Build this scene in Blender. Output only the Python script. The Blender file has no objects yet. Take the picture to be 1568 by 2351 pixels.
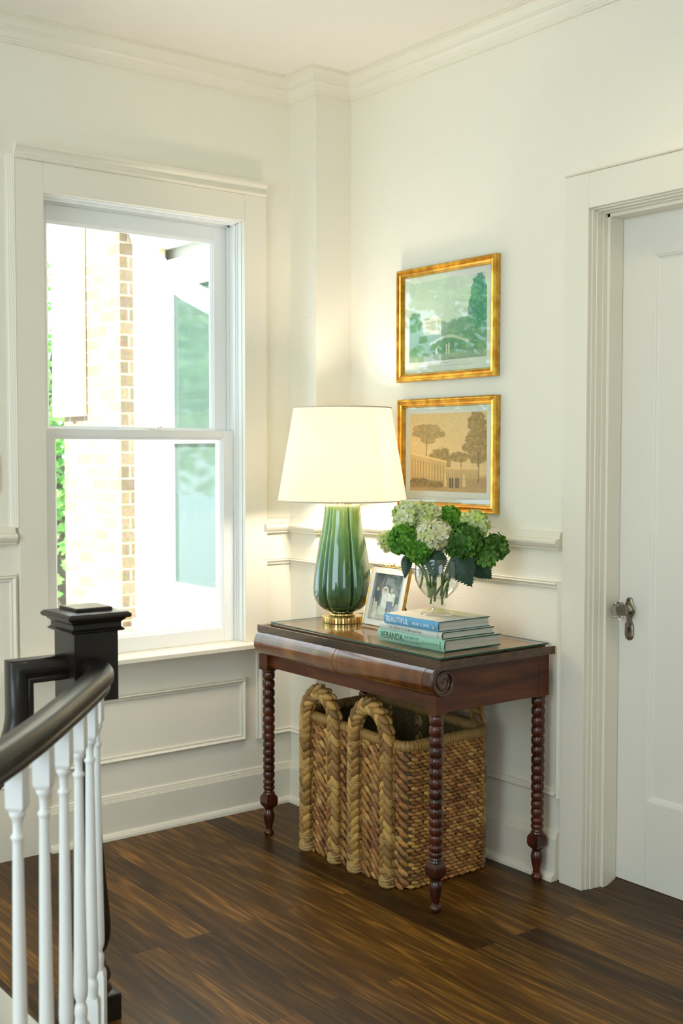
import bpy, math, random
import numpy as np
from mathutils import Vector, Matrix
random.seed(7); rng = np.random.default_rng(7)
S = bpy.context.scene
COL = S.collection
PI = math.pi

# ------------------------------------------------------------------ camera
cam = bpy.data.cameras.new('camera'); co = bpy.data.objects.new('camera', cam); COL.objects.link(co)
cam.sensor_fit = 'HORIZONTAL'; cam.sensor_width = 24.0; cam.lens = 2695.48 / 1568 * 24.0
YAW, PITCH, ROLL = 0.9159, -0.0496, 0.0005
F = Vector((math.cos(YAW)*math.cos(PITCH), math.sin(YAW)*math.cos(PITCH), math.sin(PITCH)))
R0 = Vector((math.sin(YAW), -math.cos(YAW), 0)); U0 = R0.cross(F)
R = R0*math.cos(ROLL) + U0*math.sin(ROLL); U = U0*math.cos(ROLL) - R0*math.sin(ROLL)
M = Matrix((R, U, -F)).transposed().to_4x4(); M.translation = Vector((-2.76339, -3.70485, 1.34363))
co.matrix_world = M
cam.dof.use_dof = True; cam.dof.focus_distance = 3.75; cam.dof.aperture_fstop = 4.5
cam.clip_start = 0.05; S.camera = co

# ------------------------------------------------------------------ view, world, lights
S.view_settings.view_transform = 'Standard'; S.view_settings.look = 'None'
S.view_settings.exposure = -0.1; S.view_settings.gamma = 1.0; S.view_settings.use_curve_mapping = False
S.cycles.max_bounces = 10; S.cycles.diffuse_bounces = 6; S.cycles.glossy_bounces = 5
S.cycles.transmission_bounces = 10; S.cycles.transparent_max_bounces = 16
S.cycles.sample_clamp_indirect = 6.0; S.cycles.caustics_reflective = False; S.cycles.caustics_refractive = False
w = bpy.data.worlds.new('sky'); S.world = w; w.use_nodes = True
bg = w.node_tree.nodes['Background']; bg.inputs[0].default_value = (0.72, 0.87, 1.0, 1); bg.inputs[1].default_value = 4.2

def light(name, kind, loc, power, color, size=None, sizey=None, target=None, soft=None):
    l = bpy.data.lights.new(name, kind); o = bpy.data.objects.new(name, l); COL.objects.link(o)
    o.location = loc; l.energy = power; l.color = color
    if kind == 'AREA':
        l.shape = 'RECTANGLE'; l.size = size; l.size_y = sizey or size
    if soft is not None: l.shadow_soft_size = soft
    if target is not None:
        o.rotation_euler = (Vector(target)-Vector(loc)).to_track_quat('-Z', 'Y').to_euler()
    return o
sun = light('sun', 'SUN', (0, 0, 8), 19, (1.0, 0.97, 0.9)); sun.data.angle = 0.02
sun.rotation_euler = Vector((1, 0.04, -0.95)).to_track_quat('-Z', 'Y').to_euler()
light('added_left_fill', 'AREA', (-4.55, -2.3, 1.55), 27, (0.70, 0.98, 1.0), 2.2, 1.9, target=(0, -1.9, 1.7))  # cool fill light added at the unseen left opening to brighten the room
p = light('window_portal', 'AREA', (-0.775, 0.155, 1.41), 10, (1, 1, 1), 0.76, 1.52, target=(-0.775, -3, 1.41)); p.data.cycles.is_portal = True
for i, (x, y, e) in enumerate(((-0.62, -1.95, 12.5), (-2.5, -2.2, 10), (-1.7, -4.3, 8))):
    l = light('downlight_beam', 'SPOT', (x, y, 2.70), e, (1.0, 0.77, 0.47), soft=0.045, target=(x, y, 0))
    l.data.spot_size = 2.75; l.data.spot_blend = 1.0

# ------------------------------------------------------------------ materials
def new_mat(name):
    m = bpy.data.materials.new(name); m.use_nodes = True
    return m, m.node_tree, m.node_tree.nodes['Principled BSDF']
def N(nt, t, **kw):
    n = nt.nodes.new(t)
    for k, v in kw.items(): setattr(n, k, v)
    return n
def mat(name, col, rough=0.5, metal=0.0, noise=None, bump=None, coat=0.0, spec=None, var=0.0, vscale=4.0, stretch=None):
    m, nt, b = new_mat(name)
    b.inputs['Base Color'].default_value = (*col, 1); b.inputs['Roughness'].default_value = rough
    b.inputs['Metallic'].default_value = metal; b.inputs['Coat Weight'].default_value = coat
    b.inputs['Coat Roughness'].default_value = 0.08
    if spec is not None: b.inputs['Specular IOR Level'].default_value = spec
    tc = N(nt, 'ShaderNodeTexCoord'); src = tc.outputs['Object']
    if stretch:
        mp = N(nt, 'ShaderNodeMapping'); mp.inputs['Scale'].default_value = stretch
        nt.links.new(src, mp.inputs[0]); src = mp.outputs[0]
    if var or noise:
        n = N(nt, 'ShaderNodeTexNoise'); n.inputs['Scale'].default_value = vscale; n.inputs['Detail'].default_value = 6
        nt.links.new(src, n.inputs['Vector'])
        r = N(nt, 'ShaderNodeValToRGB'); c2 = noise or tuple(c*(1-var) for c in col)
        r.color_ramp.elements[0].color = (*c2, 1); r.color_ramp.elements[1].color = (*col, 1)
        r.color_ramp.elements[0].position = 0.35; r.color_ramp.elements[1].position = 0.65
        nt.links.new(n.outputs['Fac'], r.inputs[0]); nt.links.new(r.outputs[0], b.inputs['Base Color'])
    if bump:
        n2 = N(nt, 'ShaderNodeTexNoise'); n2.inputs['Scale'].default_value = bump[0]; n2.inputs['Detail'].default_value = 3
        nt.links.new(src, n2.inputs['Vector'])
        bp = N(nt, 'ShaderNodeBump'); bp.inputs['Strength'].default_value = bump[1]; bp.inputs['Distance'].default_value = bump[2]
        nt.links.new(n2.outputs['Fac'], bp.inputs['Height']); nt.links.new(bp.outputs[0], b.inputs['Normal'])
    return m
WALL = mat('wall_paint', (0.83, 0.785, 0.665), 0.75, bump=(160, 0.55, 0.002))
CEIL = mat('ceiling_paint', (0.87, 0.83, 0.76), 0.8)
TRIM = mat('trim_paint', (0.80, 0.752, 0.635), 0.38)
SASH = mat('sash_paint', (0.80, 0.80, 0.78), 0.35)
DOORP = mat('door_paint', (0.77, 0.735, 0.655), 0.42)
BAL = mat('baluster_paint', (0.74, 0.745, 0.73), 0.3)
EBONY = mat('ebony_stain', (0.012, 0.007, 0.0045), 0.34, noise=(0.006, 0.004, 0.003), vscale=8, coat=0.12, spec=.38, stretch=(1, 1, 0.2))
GOLD = mat('gilt', (0.78, 0.45, 0.085), 0.28, 1.0, noise=(0.48, 0.23, 0.035), vscale=30)
BRASS = mat('brass', (0.86, 0.62, 0.25), 0.2, 1.0)
SILVER = mat('silver', (0.75, 0.74, 0.72), 0.25, 1.0)
PEWTER = mat('aged_nickel', (0.33, 0.29, 0.22), 0.38, 1.0, noise=(0.16, 0.13, 0.09), vscale=60)
IVORY = mat('ivory_enamel', (0.78, 0.76, 0.70), 0.35)
MATB = mat('mat_board', (0.80, 0.79, 0.72), 0.9)
PAPER = mat('page_block', (0.60, 0.58, 0.50), 0.9, var=0.35, vscale=2.0, stretch=(2, 2, 420))
DARKHOLE = mat('keyhole_dark', (0.01, 0.01, 0.01), 0.8)
STEM = mat('flower_stem', (0.10, 0.20, 0.035), 0.5, var=0.4, vscale=60)
LEAF = mat('hydrangea_leaf', (0.018, 0.060, 0.030), 0.42, var=0.3, vscale=50)
BLACK = mat('socket_black', (0.03, 0.03, 0.03), 0.5)

def thin_glass(name, tint=(1, 1, 1), refl=1.0, ior=1.5):
    m = bpy.data.materials.new(name); m.use_nodes = True; nt = m.node_tree; nt.nodes.clear()
    out = N(nt, 'ShaderNodeOutputMaterial'); mx = N(nt, 'ShaderNodeMixShader')
    tr = N(nt, 'ShaderNodeBsdfTransparent'); tr.inputs[0].default_value = (*tint, 1)
    gl = N(nt, 'ShaderNodeBsdfGlossy'); gl.inputs['Roughness'].default_value = 0.0
    fr = N(nt, 'ShaderNodeFresnel'); ge = N(nt, 'ShaderNodeNewGeometry'); mi = N(nt, 'ShaderNodeMix', data_type='FLOAT')
    mi.inputs[2].default_value = ior; mi.inputs[3].default_value = 1/ior   # same thin-sheet reflectance from either side
    nt.links.new(ge.outputs['Backfacing'], mi.inputs[0]); nt.links.new(mi.outputs[0], fr.inputs[0])
    mu = N(nt, 'ShaderNodeMath', operation='MULTIPLY'); mu.inputs[1].default_value = refl; mu.use_clamp = True
    nt.links.new(fr.outputs[0], mu.inputs[0]); nt.links.new(mu.outputs[0], mx.inputs[0])
    nt.links.new(tr.outputs[0], mx.inputs[1]); nt.links.new(gl.outputs[0], mx.inputs[2]); nt.links.new(mx.outputs[0], out.inputs[0])
    return m
PANE = thin_glass('window_glass', (0.98, 1, 0.99), 1.0)
PICGLASS = thin_glass('picture_glass', (0.98, 0.99, 0.98), 1.05)
VASEG = thin_glass('vase_glass', (0.955, 0.975, 0.965), 1.6)
EDGEG = mat('glass_edge', (0.01, 0.09, 0.06), 0.1, coat=0.5)
m, nt, b = new_mat('crystal'); b.inputs['Transmission Weight'].default_value = 1; b.inputs['Roughness'].default_value = 0.03; b.inputs['IOR'].default_value = 1.5; CRYSTAL = m
m, nt, b = new_mat('tabletop_glass'); TGLASS = thin_glass('table_glass', (0.93, 0.975, 0.95), 1.0)

def attr_mat(name, rough=0.8, trans=0.0, noise=0.0, nscale=150, coat=0.0, bumpy=0.0, stretch=None):
    m, nt, b = new_mat(name)
    a = N(nt, 'ShaderNodeAttribute'); a.attribute_name = 'Col'
    src = a.outputs['Color']
    if noise:
        tc = N(nt, 'ShaderNodeTexCoord'); n = N(nt, 'ShaderNodeTexNoise'); n.inputs['Scale'].default_value = nscale; n.inputs['Detail'].default_value = 4
        v = tc.outputs['Object']
        if stretch:
            mp = N(nt, 'ShaderNodeMapping'); mp.inputs['Scale'].default_value = stretch; nt.links.new(v, mp.inputs[0]); v = mp.outputs[0]
        nt.links.new(v, n.inputs['Vector'])
        mr = N(nt, 'ShaderNodeMapRange'); mr.inputs[1].default_value = 0.3; mr.inputs[2].default_value = 0.7
        mr.inputs[3].default_value = 1-noise; mr.inputs[4].default_value = 1+noise
        nt.links.new(n.outputs['Fac'], mr.inputs[0])
        mx = N(nt, 'ShaderNodeMix', data_type='RGBA', blend_type='MULTIPLY'); mx.inputs[0].default_value = 1
        nt.links.new(src, mx.inputs[6]); nt.links.new(mr.outputs[0], mx.inputs[7]); src = mx.outputs[2]
        if bumpy:
            bp = N(nt, 'ShaderNodeBump'); bp.inputs['Strength'].default_value = bumpy; bp.inputs['Distance'].default_value = 0.001
            nt.links.new(n.outputs['Fac'], bp.inputs['Height']); nt.links.new(bp.outputs[0], b.inputs['Normal'])
    nt.links.new(src, b.inputs['Base Color']); b.inputs['Roughness'].default_value = rough
    b.inputs['Coat Weight'].default_value = coat
    if trans:
        nt.links.new(src, b.inputs['Subsurface Radius']) if False else None
        out = nt.nodes['Material Output']; tl = N(nt, 'ShaderNodeBsdfTranslucent'); ms = N(nt, 'ShaderNodeMixShader'); ms.inputs[0].default_value = trans
        nt.links.new(src, tl.inputs[0]); nt.links.new(b.outputs[0], ms.inputs[1]); nt.links.new(tl.outputs[0], ms.inputs[2]); nt.links.new(ms.outputs[0], out.inputs[0])
    return m
PRINT = attr_mat('printed_paper', 0.85)
STRAW = attr_mat('dried_water_hyacinth', 0.55, noise=0.22, nscale=220, bumpy=0.4)
PETAL = attr_mat('flower_petal', 0.6, trans=0.28)
FOLIAGE = attr_mat('tree_foliage', 0.6, trans=0.45)

# dark red-brown polished table veneer
def wood(name, c1, c2, c3, scale, stretch, rough, coat, dist=3.0):
    m, nt, b = new_mat(name)
    tc = N(nt, 'ShaderNodeTexCoord'); mp = N(nt, 'ShaderNodeMapping'); mp.inputs['Scale'].default_value = stretch
    nt.links.new(tc.outputs['Object'], mp.inputs[0])
    n = N(nt, 'ShaderNodeTexNoise'); n.inputs['Scale'].default_value = scale; n.inputs['Detail'].default_value = 8; n.inputs['Distortion'].default_value = 0.6
    nt.links.new(mp.outputs[0], n.inputs['Vector'])
    r = N(nt, 'ShaderNodeValToRGB'); e = r.color_ramp.elements
    e[0].position = 0.3; e[0].color = (*c1, 1); e[1].position = 0.72; e[1].color = (*c3, 1)
    k = e.new(0.5); k.color = (*c2, 1)
    nt.links.new(n.outputs['Fac'], r.inputs[0]); nt.links.new(r.outputs[0], b.inputs['Base Color'])
    b.inputs['Roughness'].default_value = rough; b.inputs['Coat Weight'].default_value = coat; b.inputs['Coat Roughness'].default_value = 0.12; b.inputs['Specular IOR Level'].default_value = 0.32
    return m
MAHOG = wood('mahogany_apron', (0.040, 0.008, 0.002), (0.085, 0.019, 0.005), (0.14, 0.038, 0.008), 3.5, (1.2, 1.2, 9), 0.36, 0.10)
VENEER = wood('crotch_veneer_roll', (0.055, 0.012, 0.002), (0.17, 0.048, 0.007), (0.30, 0.11, 0.016), 2.6, (1.6, 2.6, 1.2), 0.18, 1.0)
TOPW = wood('tabletop_wood', (0.20, 0.075, 0.018), (0.34, 0.14, 0.035), (0.50, 0.23, 0.06), 4, (6, 0.8, 4), 0.3, 0.3)
BEADW = wood('tabletop_edge_wood', (0.028, 0.012, 0.004), (0.06, 0.026, 0.008), (0.10, 0.042, 0.012), 4, (5, 0.8, 8), 0.25, 0.6)
LEGW = wood('bobbin_leg_wood', (0.028, 0.006, 0.003), (0.060, 0.012, 0.005), (0.11, 0.025, 0.009), 8, (3, 3, 1), 0.25, 0.55)

# oak floor planks running along Y
def floor_mat():
    m, nt, b = new_mat('dark_oak_floor')
    L = nt.links
    tc = N(nt, 'ShaderNodeTexCoord'); mp = N(nt, 'ShaderNodeMapping'); mp.inputs['Rotation'].default_value = (0, 0, PI/2)
    L.new(tc.outputs['Object'], mp.inputs[0])
    br = N(nt, 'ShaderNodeTexBrick'); br.offset = 0.37; br.offset_frequency = 2
    br.inputs['Scale'].default_value = 1.0; br.inputs['Mortar Size'].default_value = 0.0007; br.inputs['Mortar Smooth'].default_value = 0.3
    br.inputs['Brick Width'].default_value = 1.45; br.inputs['Row Height'].default_value = 0.083; br.inputs['Bias'].default_value = 0
    br.inputs['Color1'].default_value = (0, 0, 0, 1); br.inputs['Color2'].default_value = (1, 1, 1, 1)
    L.new(mp.outputs[0], br.inputs['Vector'])
    # per plank offset
    sc = N(nt, 'ShaderNodeVectorMath', operation='SCALE'); sc.inputs['Scale'].default_value = 7.3
    L.new(br.outputs['Color'], sc.inputs[0])
    ad = N(nt, 'ShaderNodeVectorMath', operation='ADD'); L.new(mp.outputs[0], ad.inputs[0]); L.new(sc.outputs[0], ad.inputs[1])
    m2 = N(nt, 'ShaderNodeMapping'); m2.inputs['Scale'].default_value = (0.8, 8.0, 1); L.new(ad.outputs[0], m2.inputs[0])
    # cathedral grain: distorted rings
    n1 = N(nt, 'ShaderNodeTexNoise'); n1.inputs['Scale'].default_value = 1.4; n1.inputs['Detail'].default_value = 2; L.new(m2.outputs[0], n1.inputs['Vector'])
    mul = N(nt, 'ShaderNodeMath', operation='MULTIPLY'); mul.inputs[1].default_value = 44; L.new(n1.outputs['Fac'], mul.inputs[0])
    sn = N(nt, 'ShaderNodeMath', operation='SINE'); L.new(mul.outputs[0], sn.inputs[0])
    mr = N(nt, 'ShaderNodeMapRange'); mr.inputs[1].default_value = -1; mr.inputs[2].default_value = 1; L.new(sn.outputs[0], mr.inputs[0])
    # fine pores
    m3 = N(nt, 'ShaderNodeMapping'); m3.inputs['Scale'].default_value = (6, 170, 1); L.new(ad.outputs[0], m3.inputs[0])
    n2 = N(nt, 'ShaderNodeTexNoise'); n2.inputs['Scale'].default_value = 1; n2.inputs['Detail'].default_value = 5; L.new(m3.outputs[0], n2.inputs['Vector'])
    pw = N(nt, 'ShaderNodeMapRange'); pw.inputs[3].default_value = 0.44; pw.inputs[4].default_value = 0.80; L.new(mr.outputs[0], pw.inputs[0])
    mxg = N(nt, 'ShaderNodeMath', operation='MULTIPLY'); L.new(pw.outputs[0], mxg.inputs[0]); L.new(n2.outputs['Fac'], mxg.inputs[1])
    r = N(nt, 'ShaderNodeValToRGB'); e = r.color_ramp.elements
    e[0].position = 0.05; e[0].color = (0.022, 0.0085, 0.0018, 1); e[1].position = 0.56; e[1].color = (0.260, 0.118, 0.0180, 1)
    k = e.new(0.36); k.color = (0.105, 0.045, 0.0070, 1)
    L.new(mxg.outputs[0], r.inputs[0])
    # plank tone
    sep = N(nt, 'ShaderNodeMapRange'); sep.inputs[3].default_value = 0.45; sep.inputs[4].default_value = 1.5; L.new(br.outputs['Color'], sep.inputs[0])
    mx = N(nt, 'ShaderNodeMix', data_type='RGBA', blend_type='MULTIPLY'); mx.inputs[0].default_value = 1
    L.new(r.outputs[0], mx.inputs[6]); L.new(sep.outputs[0], mx.inputs[7])
    mm = N(nt, 'ShaderNodeMix', data_type='RGBA'); L.new(br.outputs['Fac'], mm.inputs[0]); L.new(mx.outputs[2], mm.inputs[6]); mm.inputs[7].default_value = (0.006, 0.003, 0.002, 1)
    L.new(mm.outputs[2], b.inputs['Base Color'])
    b.inputs['Roughness'].default_value = 0.42; b.inputs['Specular IOR Level'].default_value = 0.16; b.inputs['Coat Weight'].default_value = 0.12; b.inputs['Coat Roughness'].default_value = 0.2
    n4 = N(nt, 'ShaderNodeTexNoise'); n4.inputs['Scale'].default_value = 9; L.new(tc.outputs['Object'], n4.inputs['Vector'])
    bp = N(nt, 'ShaderNodeBump'); bp.inputs['Strength'].default_value = 0.12; bp.inputs['Distance'].default_value = 0.001
    L.new(mxg.outputs[0], bp.inputs['Height']); L.new(bp.outputs[0], b.inputs['Normal'])
    return m
FLOOR = floor_mat()

# green drip glaze, pale at the lip, deep at the foot
def glaze():
    m, nt, b = new_mat('green_drip_glaze'); L = nt.links
    tc = N(nt, 'ShaderNodeTexCoord'); sp = N(nt, 'ShaderNodeSeparateXYZ'); L.new(tc.outputs['Object'], sp.inputs[0])
    mp = N(nt, 'ShaderNodeMapping'); mp.inputs['Scale'].default_value = (30, 30, 1.2); L.new(tc.outputs['Object'], mp.inputs[0])
    n = N(nt, 'ShaderNodeTexNoise'); n.inputs['Scale'].default_value = 2.2; n.inputs['Detail'].default_value = 3; L.new(mp.outputs[0], n.inputs['Vector'])
    ma = N(nt, 'ShaderNodeMath', operation='MULTIPLY_ADD'); ma.inputs[1].default_value = 0.34; ma.inputs[2].default_value = -0.17; L.new(n.outputs['Fac'], ma.inputs[0])
    ad = N(nt, 'ShaderNodeMath', operation='ADD'); L.new(sp.outputs['Z'], ad.inputs[0]); L.new(ma.outputs[0], ad.inputs[1])
    r = N(nt, 'ShaderNodeValToRGB'); e = r.color_ramp.elements
    mr = N(nt, 'ShaderNodeMapRange'); mr.inputs[1].default_value = 0.0; mr.inputs[2].default_value = 0.42; L.new(ad.outputs[0], mr.inputs[0]); L.new(mr.outputs[0], r.inputs[0])
    e[0].position = 0.0; e[0].color = (0.012, 0.065, 0.022, 1); e[1].position = 1.0; e[1].color = (0.26, 0.36, 0.07, 1)
    for p_, c_ in ((0.35, (0.035, 0.12, 0.035, 1)), (0.7, (0.10, 0.22, 0.055, 1))):
        k = e.new(p_); k.color = c_
    lip = N(nt, 'ShaderNodeMapRange'); lip.inputs[1].default_value = 0.374; lip.inputs[2].default_value = 0.380; L.new(sp.outputs['Z'], lip.inputs[0])
    mx = N(nt, 'ShaderNodeMix', data_type='RGBA'); L.new(lip.outputs[0], mx.inputs[0]); L.new(r.outputs[0], mx.inputs[6]); mx.inputs[7].default_value = (0.45, 0.50, 0.30, 1)
    L.new(mx.outputs[2], b.inputs['Base Color']); b.inputs['Roughness'].default_value = 0.12; b.inputs['Coat Weight'].default_value = 1; b.inputs['Coat Roughness'].default_value = 0.03
    return m
GLAZE = glaze()
def shade_mat():
    m, nt, b = new_mat('lampshade_linen'); out = nt.nodes['Material Output']
    b.inputs['Base Color'].default_value = (0.86, 0.83, 0.76, 1); b.inputs['Roughness'].default_value = 0.9
    tl = N(nt, 'ShaderNodeBsdfTranslucent'); tl.inputs[0].default_value = (0.97, 0.94, 0.86, 1)
    ms = N(nt, 'ShaderNodeMixShader'); ms.inputs[0].default_value = 0.68
    nt.links.new(b.outputs[0], ms.inputs[1]); nt.links.new(tl.outputs[0], ms.inputs[2]); nt.links.new(ms.outputs[0], out.inputs[0])
    return m
SHADE = shade_mat()
def brick_mat(name, rot, c1, c2, mort):
    m, nt, b = new_mat(name)
    tc = N(nt, 'ShaderNodeTexCoord'); sx = N(nt, 'ShaderNodeSeparateXYZ'); nt.links.new(tc.outputs['Object'], sx.inputs[0]); ah = N(nt, 'ShaderNodeMath', operation='ADD')
    nt.links.new(sx.outputs[0], ah.inputs[0]); nt.links.new(sx.outputs[1], ah.inputs[1]); mp = N(nt, 'ShaderNodeCombineXYZ')
    nt.links.new(ah.outputs[0], mp.inputs[0]); nt.links.new(sx.outputs[2], mp.inputs[1])
    br = N(nt, 'ShaderNodeTexBrick'); br.inputs['Scale'].default_value = 1
    br.inputs['Brick Width'].default_value = 0.21; br.inputs['Row Height'].default_value = 0.075; br.inputs['Mortar Size'].default_value = 0.006
    br.inputs['Color1'].default_value = (*c1, 1); br.inputs['Color2'].default_value = (*c2, 1); br.inputs['Mortar'].default_value = (*mort, 1)
    n = N(nt, 'ShaderNodeTexNoise'); n.inputs['Scale'].default_value = 40; nt.links.new(tc.outputs['Object'], n.inputs['Vector'])
    mx = N(nt, 'ShaderNodeMix', data_type='RGBA', blend_type='OVERLAY'); mx.inputs[0].default_value = 0.5
    nt.links.new(mp.outputs[0], br.inputs['Vector']); nt.links.new(br.outputs['Color'], mx.inputs[6]); nt.links.new(n.outputs['Color'], mx.inputs[7])
    nt.links.new(mx.outputs[2], b.inputs['Base Color']); b.inputs['Roughness'].default_value = 0.9
    return m
BRICKX = brick_mat('tan_brick', (PI/2, 0, PI/2), (0.34, 0.26, 0.17), (0.20, 0.15, 0.10), (0.42, 0.37, 0.29))
GRAVEL = mat('pale_stone_paving', (0.55, 0.57, 0.60), 0.9, var=0.3, vscale=30)
OUTW = mat('outdoor_white_paint', (0.80, 0.79, 0.74), 0.5)
CREAM = mat('outdoor_cream_paint', (0.72, 0.64, 0.46), 0.6)
BARK = mat('tree_bark', (0.10, 0.075, 0.05), 0.9)
DGLASS = mat('dark_room_glass', (0.06, 0.09, 0.08), 0.05, spec=1.0)

# ------------------------------------------------------------------ mesh helpers
class MB:
    def __init__(s): s.v = []; s.f = []; s.m = []; s.c = []
    def add(s, v, f, mi=0, col=None):
        o = len(s.v); s.v += [tuple(p) for p in v]; s.f += [tuple(i+o for i in q) for q in f]
        s.m += [mi]*len(f); s.c += [col or (1, 1, 1)]*len(v); return s
    def box(s, a, b, mi=0):
        x0, y0, z0 = a; x1, y1, z1 = b
        v = [(x0,y0,z0),(x1,y0,z0),(x1,y1,z0),(x0,y1,z0),(x0,y0,z1),(x1,y0,z1),(x1,y1,z1),(x0,y1,z1)]
        return s.add(v, [(0,3,2,1),(4,5,6,7),(0,1,5,4),(1,2,6,5),(2,3,7,6),(3,0,4,7)], mi)
    def poly(s, pts, z0, z1, mi=0):
        n = len(pts); v = [(x, y, z0) for x, y in pts] + [(x, y, z1) for x, y in pts]
        f = [tuple(range(n-1, -1, -1)), tuple(range(n, 2*n))] + [(i, (i+1) % n, (i+1) % n+n, i+n) for i in range(n)]
        return s.add(v, f, mi)
    def lathe(s, prof, c=(0, 0), n=32, rf=None, caps=True, mi=0, z0=0):
        v = []; f = []
        for r, z in prof:
            for k in range(n):
                a = 2*PI*k/n; q = r*(rf(a, z) if rf else 1)
                v.append((c[0]+q*math.cos(a), c[1]+q*math.sin(a), z+z0))
        m = len(prof)
        for i in range(m-1):
            for k in range(n):
                f.append((i*n+k, i*n+(k+1) % n, (i+1)*n+(k+1) % n, (i+1)*n+k))
        if caps: f += [tuple(range(n-1, -1, -1)), tuple((m-1)*n+k for k in range(n))]
        return s.add(v, f, mi)
    def square(s, prof, c, mi=0):                       # square lathe: (half size, z)
        v = []; f = []
        for h, z in prof: v += [(c[0]-h, c[1]-h, z), (c[0]+h, c[1]-h, z), (c[0]+h, c[1]+h, z), (c[0]-h, c[1]+h, z)]
        m = len(prof)
        for i in range(m-1):
            for k in range(4): f.append((4*i+k, 4*i+(k+1) % 4, 4*i+4+(k+1) % 4, 4*i+4+k))
        f += [(3, 2, 1, 0), tuple(4*(m-1)+k for k in range(4))]
        return s.add(v, f, mi)
    def sweep(s, path, prof, n, closed=False, caps=True, mi=0, flip=False):
        P = [Vector(p) for p in path]; n = Vector(n).normalized(); k = len(P); m = len(prof); v = []
        segs = [(P[(i+1) % k]-P[i]).normalized() for i in range(k if closed else k-1)]
        sd = [t.cross(n).normalized()*(-1 if flip else 1) for t in segs]
        for i in range(k):
            if closed: a, b = sd[i-1], sd[i]
            else: a, b = sd[max(i-1, 0)], sd[min(i, k-2)]
            mv = (a+b)/(1+a.dot(b))
            for (x, y) in prof: v.append(tuple(P[i]+mv*x+n*y))
        f = []
        for i in range(k if closed else k-1):
            j = (i+1) % k
            for q in range(m): f.append((i*m+q, i*m+(q+1) % m, j*m+(q+1) % m, j*m+q))
        if caps and not closed: f += [tuple(range(m-1, -1, -1)), tuple((k-1)*m+q for q in range(m))]
        return s.add(v, f, mi)
    def tube(s, path, r, n=10, mi=0, col=None, closed=False, squash=1.0):
        P = [Vector(p) for p in path]; k = len(P); v = []; ref = None
        for i in range(k):
            if closed: t = (P[(i+1) % k]-P[i-1]).normalized()
            else: t = (P[min(i+1, k-1)]-P[max(i-1, 0)]).normalized()
            if ref is None: ref = t.orthogonal().normalized()
            ref = (ref - t*ref.dot(t)).normalized(); b_ = t.cross(ref)
            rr = r(i/(k-1)) if callable(r) else r
            for q in range(n):
                a = 2*PI*q/n; v.append(tuple(P[i]+ref*math.cos(a)*rr+b_*math.sin(a)*rr*squash))
        f = []
        for i in range(k if closed else k-1):
            j = (i+1) % k
            for q in range(n): f.append((i*n+q, i*n+(q+1) % n, j*n+(q+1) % n, j*n+q))
        if not closed: f += [tuple(range(n-1, -1, -1)), tuple((k-1)*n+q for q in range(n))]
        return s.add(v, f, mi, col)
    def ell(s, c, ax, nu=8, nv=5, mi=0, col=None, tear=0.0):   # ax: three scaled axes
        c = Vector(c); A, B, D = [Vector(a) for a in ax]; v = [tuple(c+A)]; f = []
        for i in range(1, nv):
            th = PI*i/nv
            for k in range(nu):
                ph = 2*PI*k/nu; w_ = math.sin(th)*(1-tear*math.cos(th))
                v.append(tuple(c+A*math.cos(th)+B*w_*math.cos(ph)+D*w_*math.sin(ph)))
        v.append(tuple(c-A)); e = len(v)-1
        for k in range(nu): f.append((0, 1+k, 1+(k+1) % nu))
        for i in range(nv-2):
            for k in range(nu): a = 1+i*nu; f.append((a+k, a+nu+k, a+nu+(k+1) % nu, a+(k+1) % nu))
        a = 1+(nv-2)*nu
        for k in range(nu): f.append((a+k, e, a+(k+1) % nu))
        return s.add(v, f, mi, col)
    def build(s, name, mats, parent=None, smooth=35, bevel=0, attr=False, loc=None, fixn=True):
        me = bpy.data.meshes.new(name); me.from_pydata(s.v, [], s.f)
        if not isinstance(mats, (list, tuple)): mats = [mats]
        for mm_ in mats: me.materials.append(mm_)
        me.polygons.foreach_set('material_index', s.m)
        if attr:
            ca = me.color_attributes.new('Col', 'FLOAT_COLOR', 'POINT')
            arr = np.ones((len(s.v), 4), np.float32); arr[:, :3] = np.array(s.c, np.float32); ca.data.foreach_set('color', arr.ravel())
        if fixn:
            import bmesh
            bm = bmesh.new(); bm.from_mesh(me); bmesh.ops.recalc_face_normals(bm, faces=bm.faces); bm.to_mesh(me); bm.free()
        me.update()
        if smooth:
            me.polygons.foreach_set('use_smooth', [True]*len(me.polygons)); me.set_sharp_from_angle(angle=math.radians(smooth))
        o = bpy.data.objects.new(name, me); COL.objects.link(o)
        if bevel:
            bv = o.modifiers.new('soften', 'BEVEL'); bv.width = bevel; bv.segments = 2; bv.limit_method = 'ANGLE'; bv.angle_limit = math.radians(40)
            bv.harden_normals = False
        if parent is not None:
            o.parent = parent; o.matrix_parent_inverse = Matrix.Translation(-Vector(parent.location))
        return o

def tag(o, label=None, cat=None, group=None, kind=None):
    if label: o['label'] = label
    if cat: o['category'] = cat
    if group: o['group'] = group
    if kind: o['kind'] = kind
    return o
def thing(name, label, cat, loc=(0, 0, 0), group=None):
    o = bpy.data.objects.new(name, None); COL.objects.link(o); o.location = loc; o.empty_display_size = 0.05
    return tag(o, label, cat, group)
def struct(o, label=None, cat=None): return tag(o, label, cat, None, 'structure')

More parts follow.
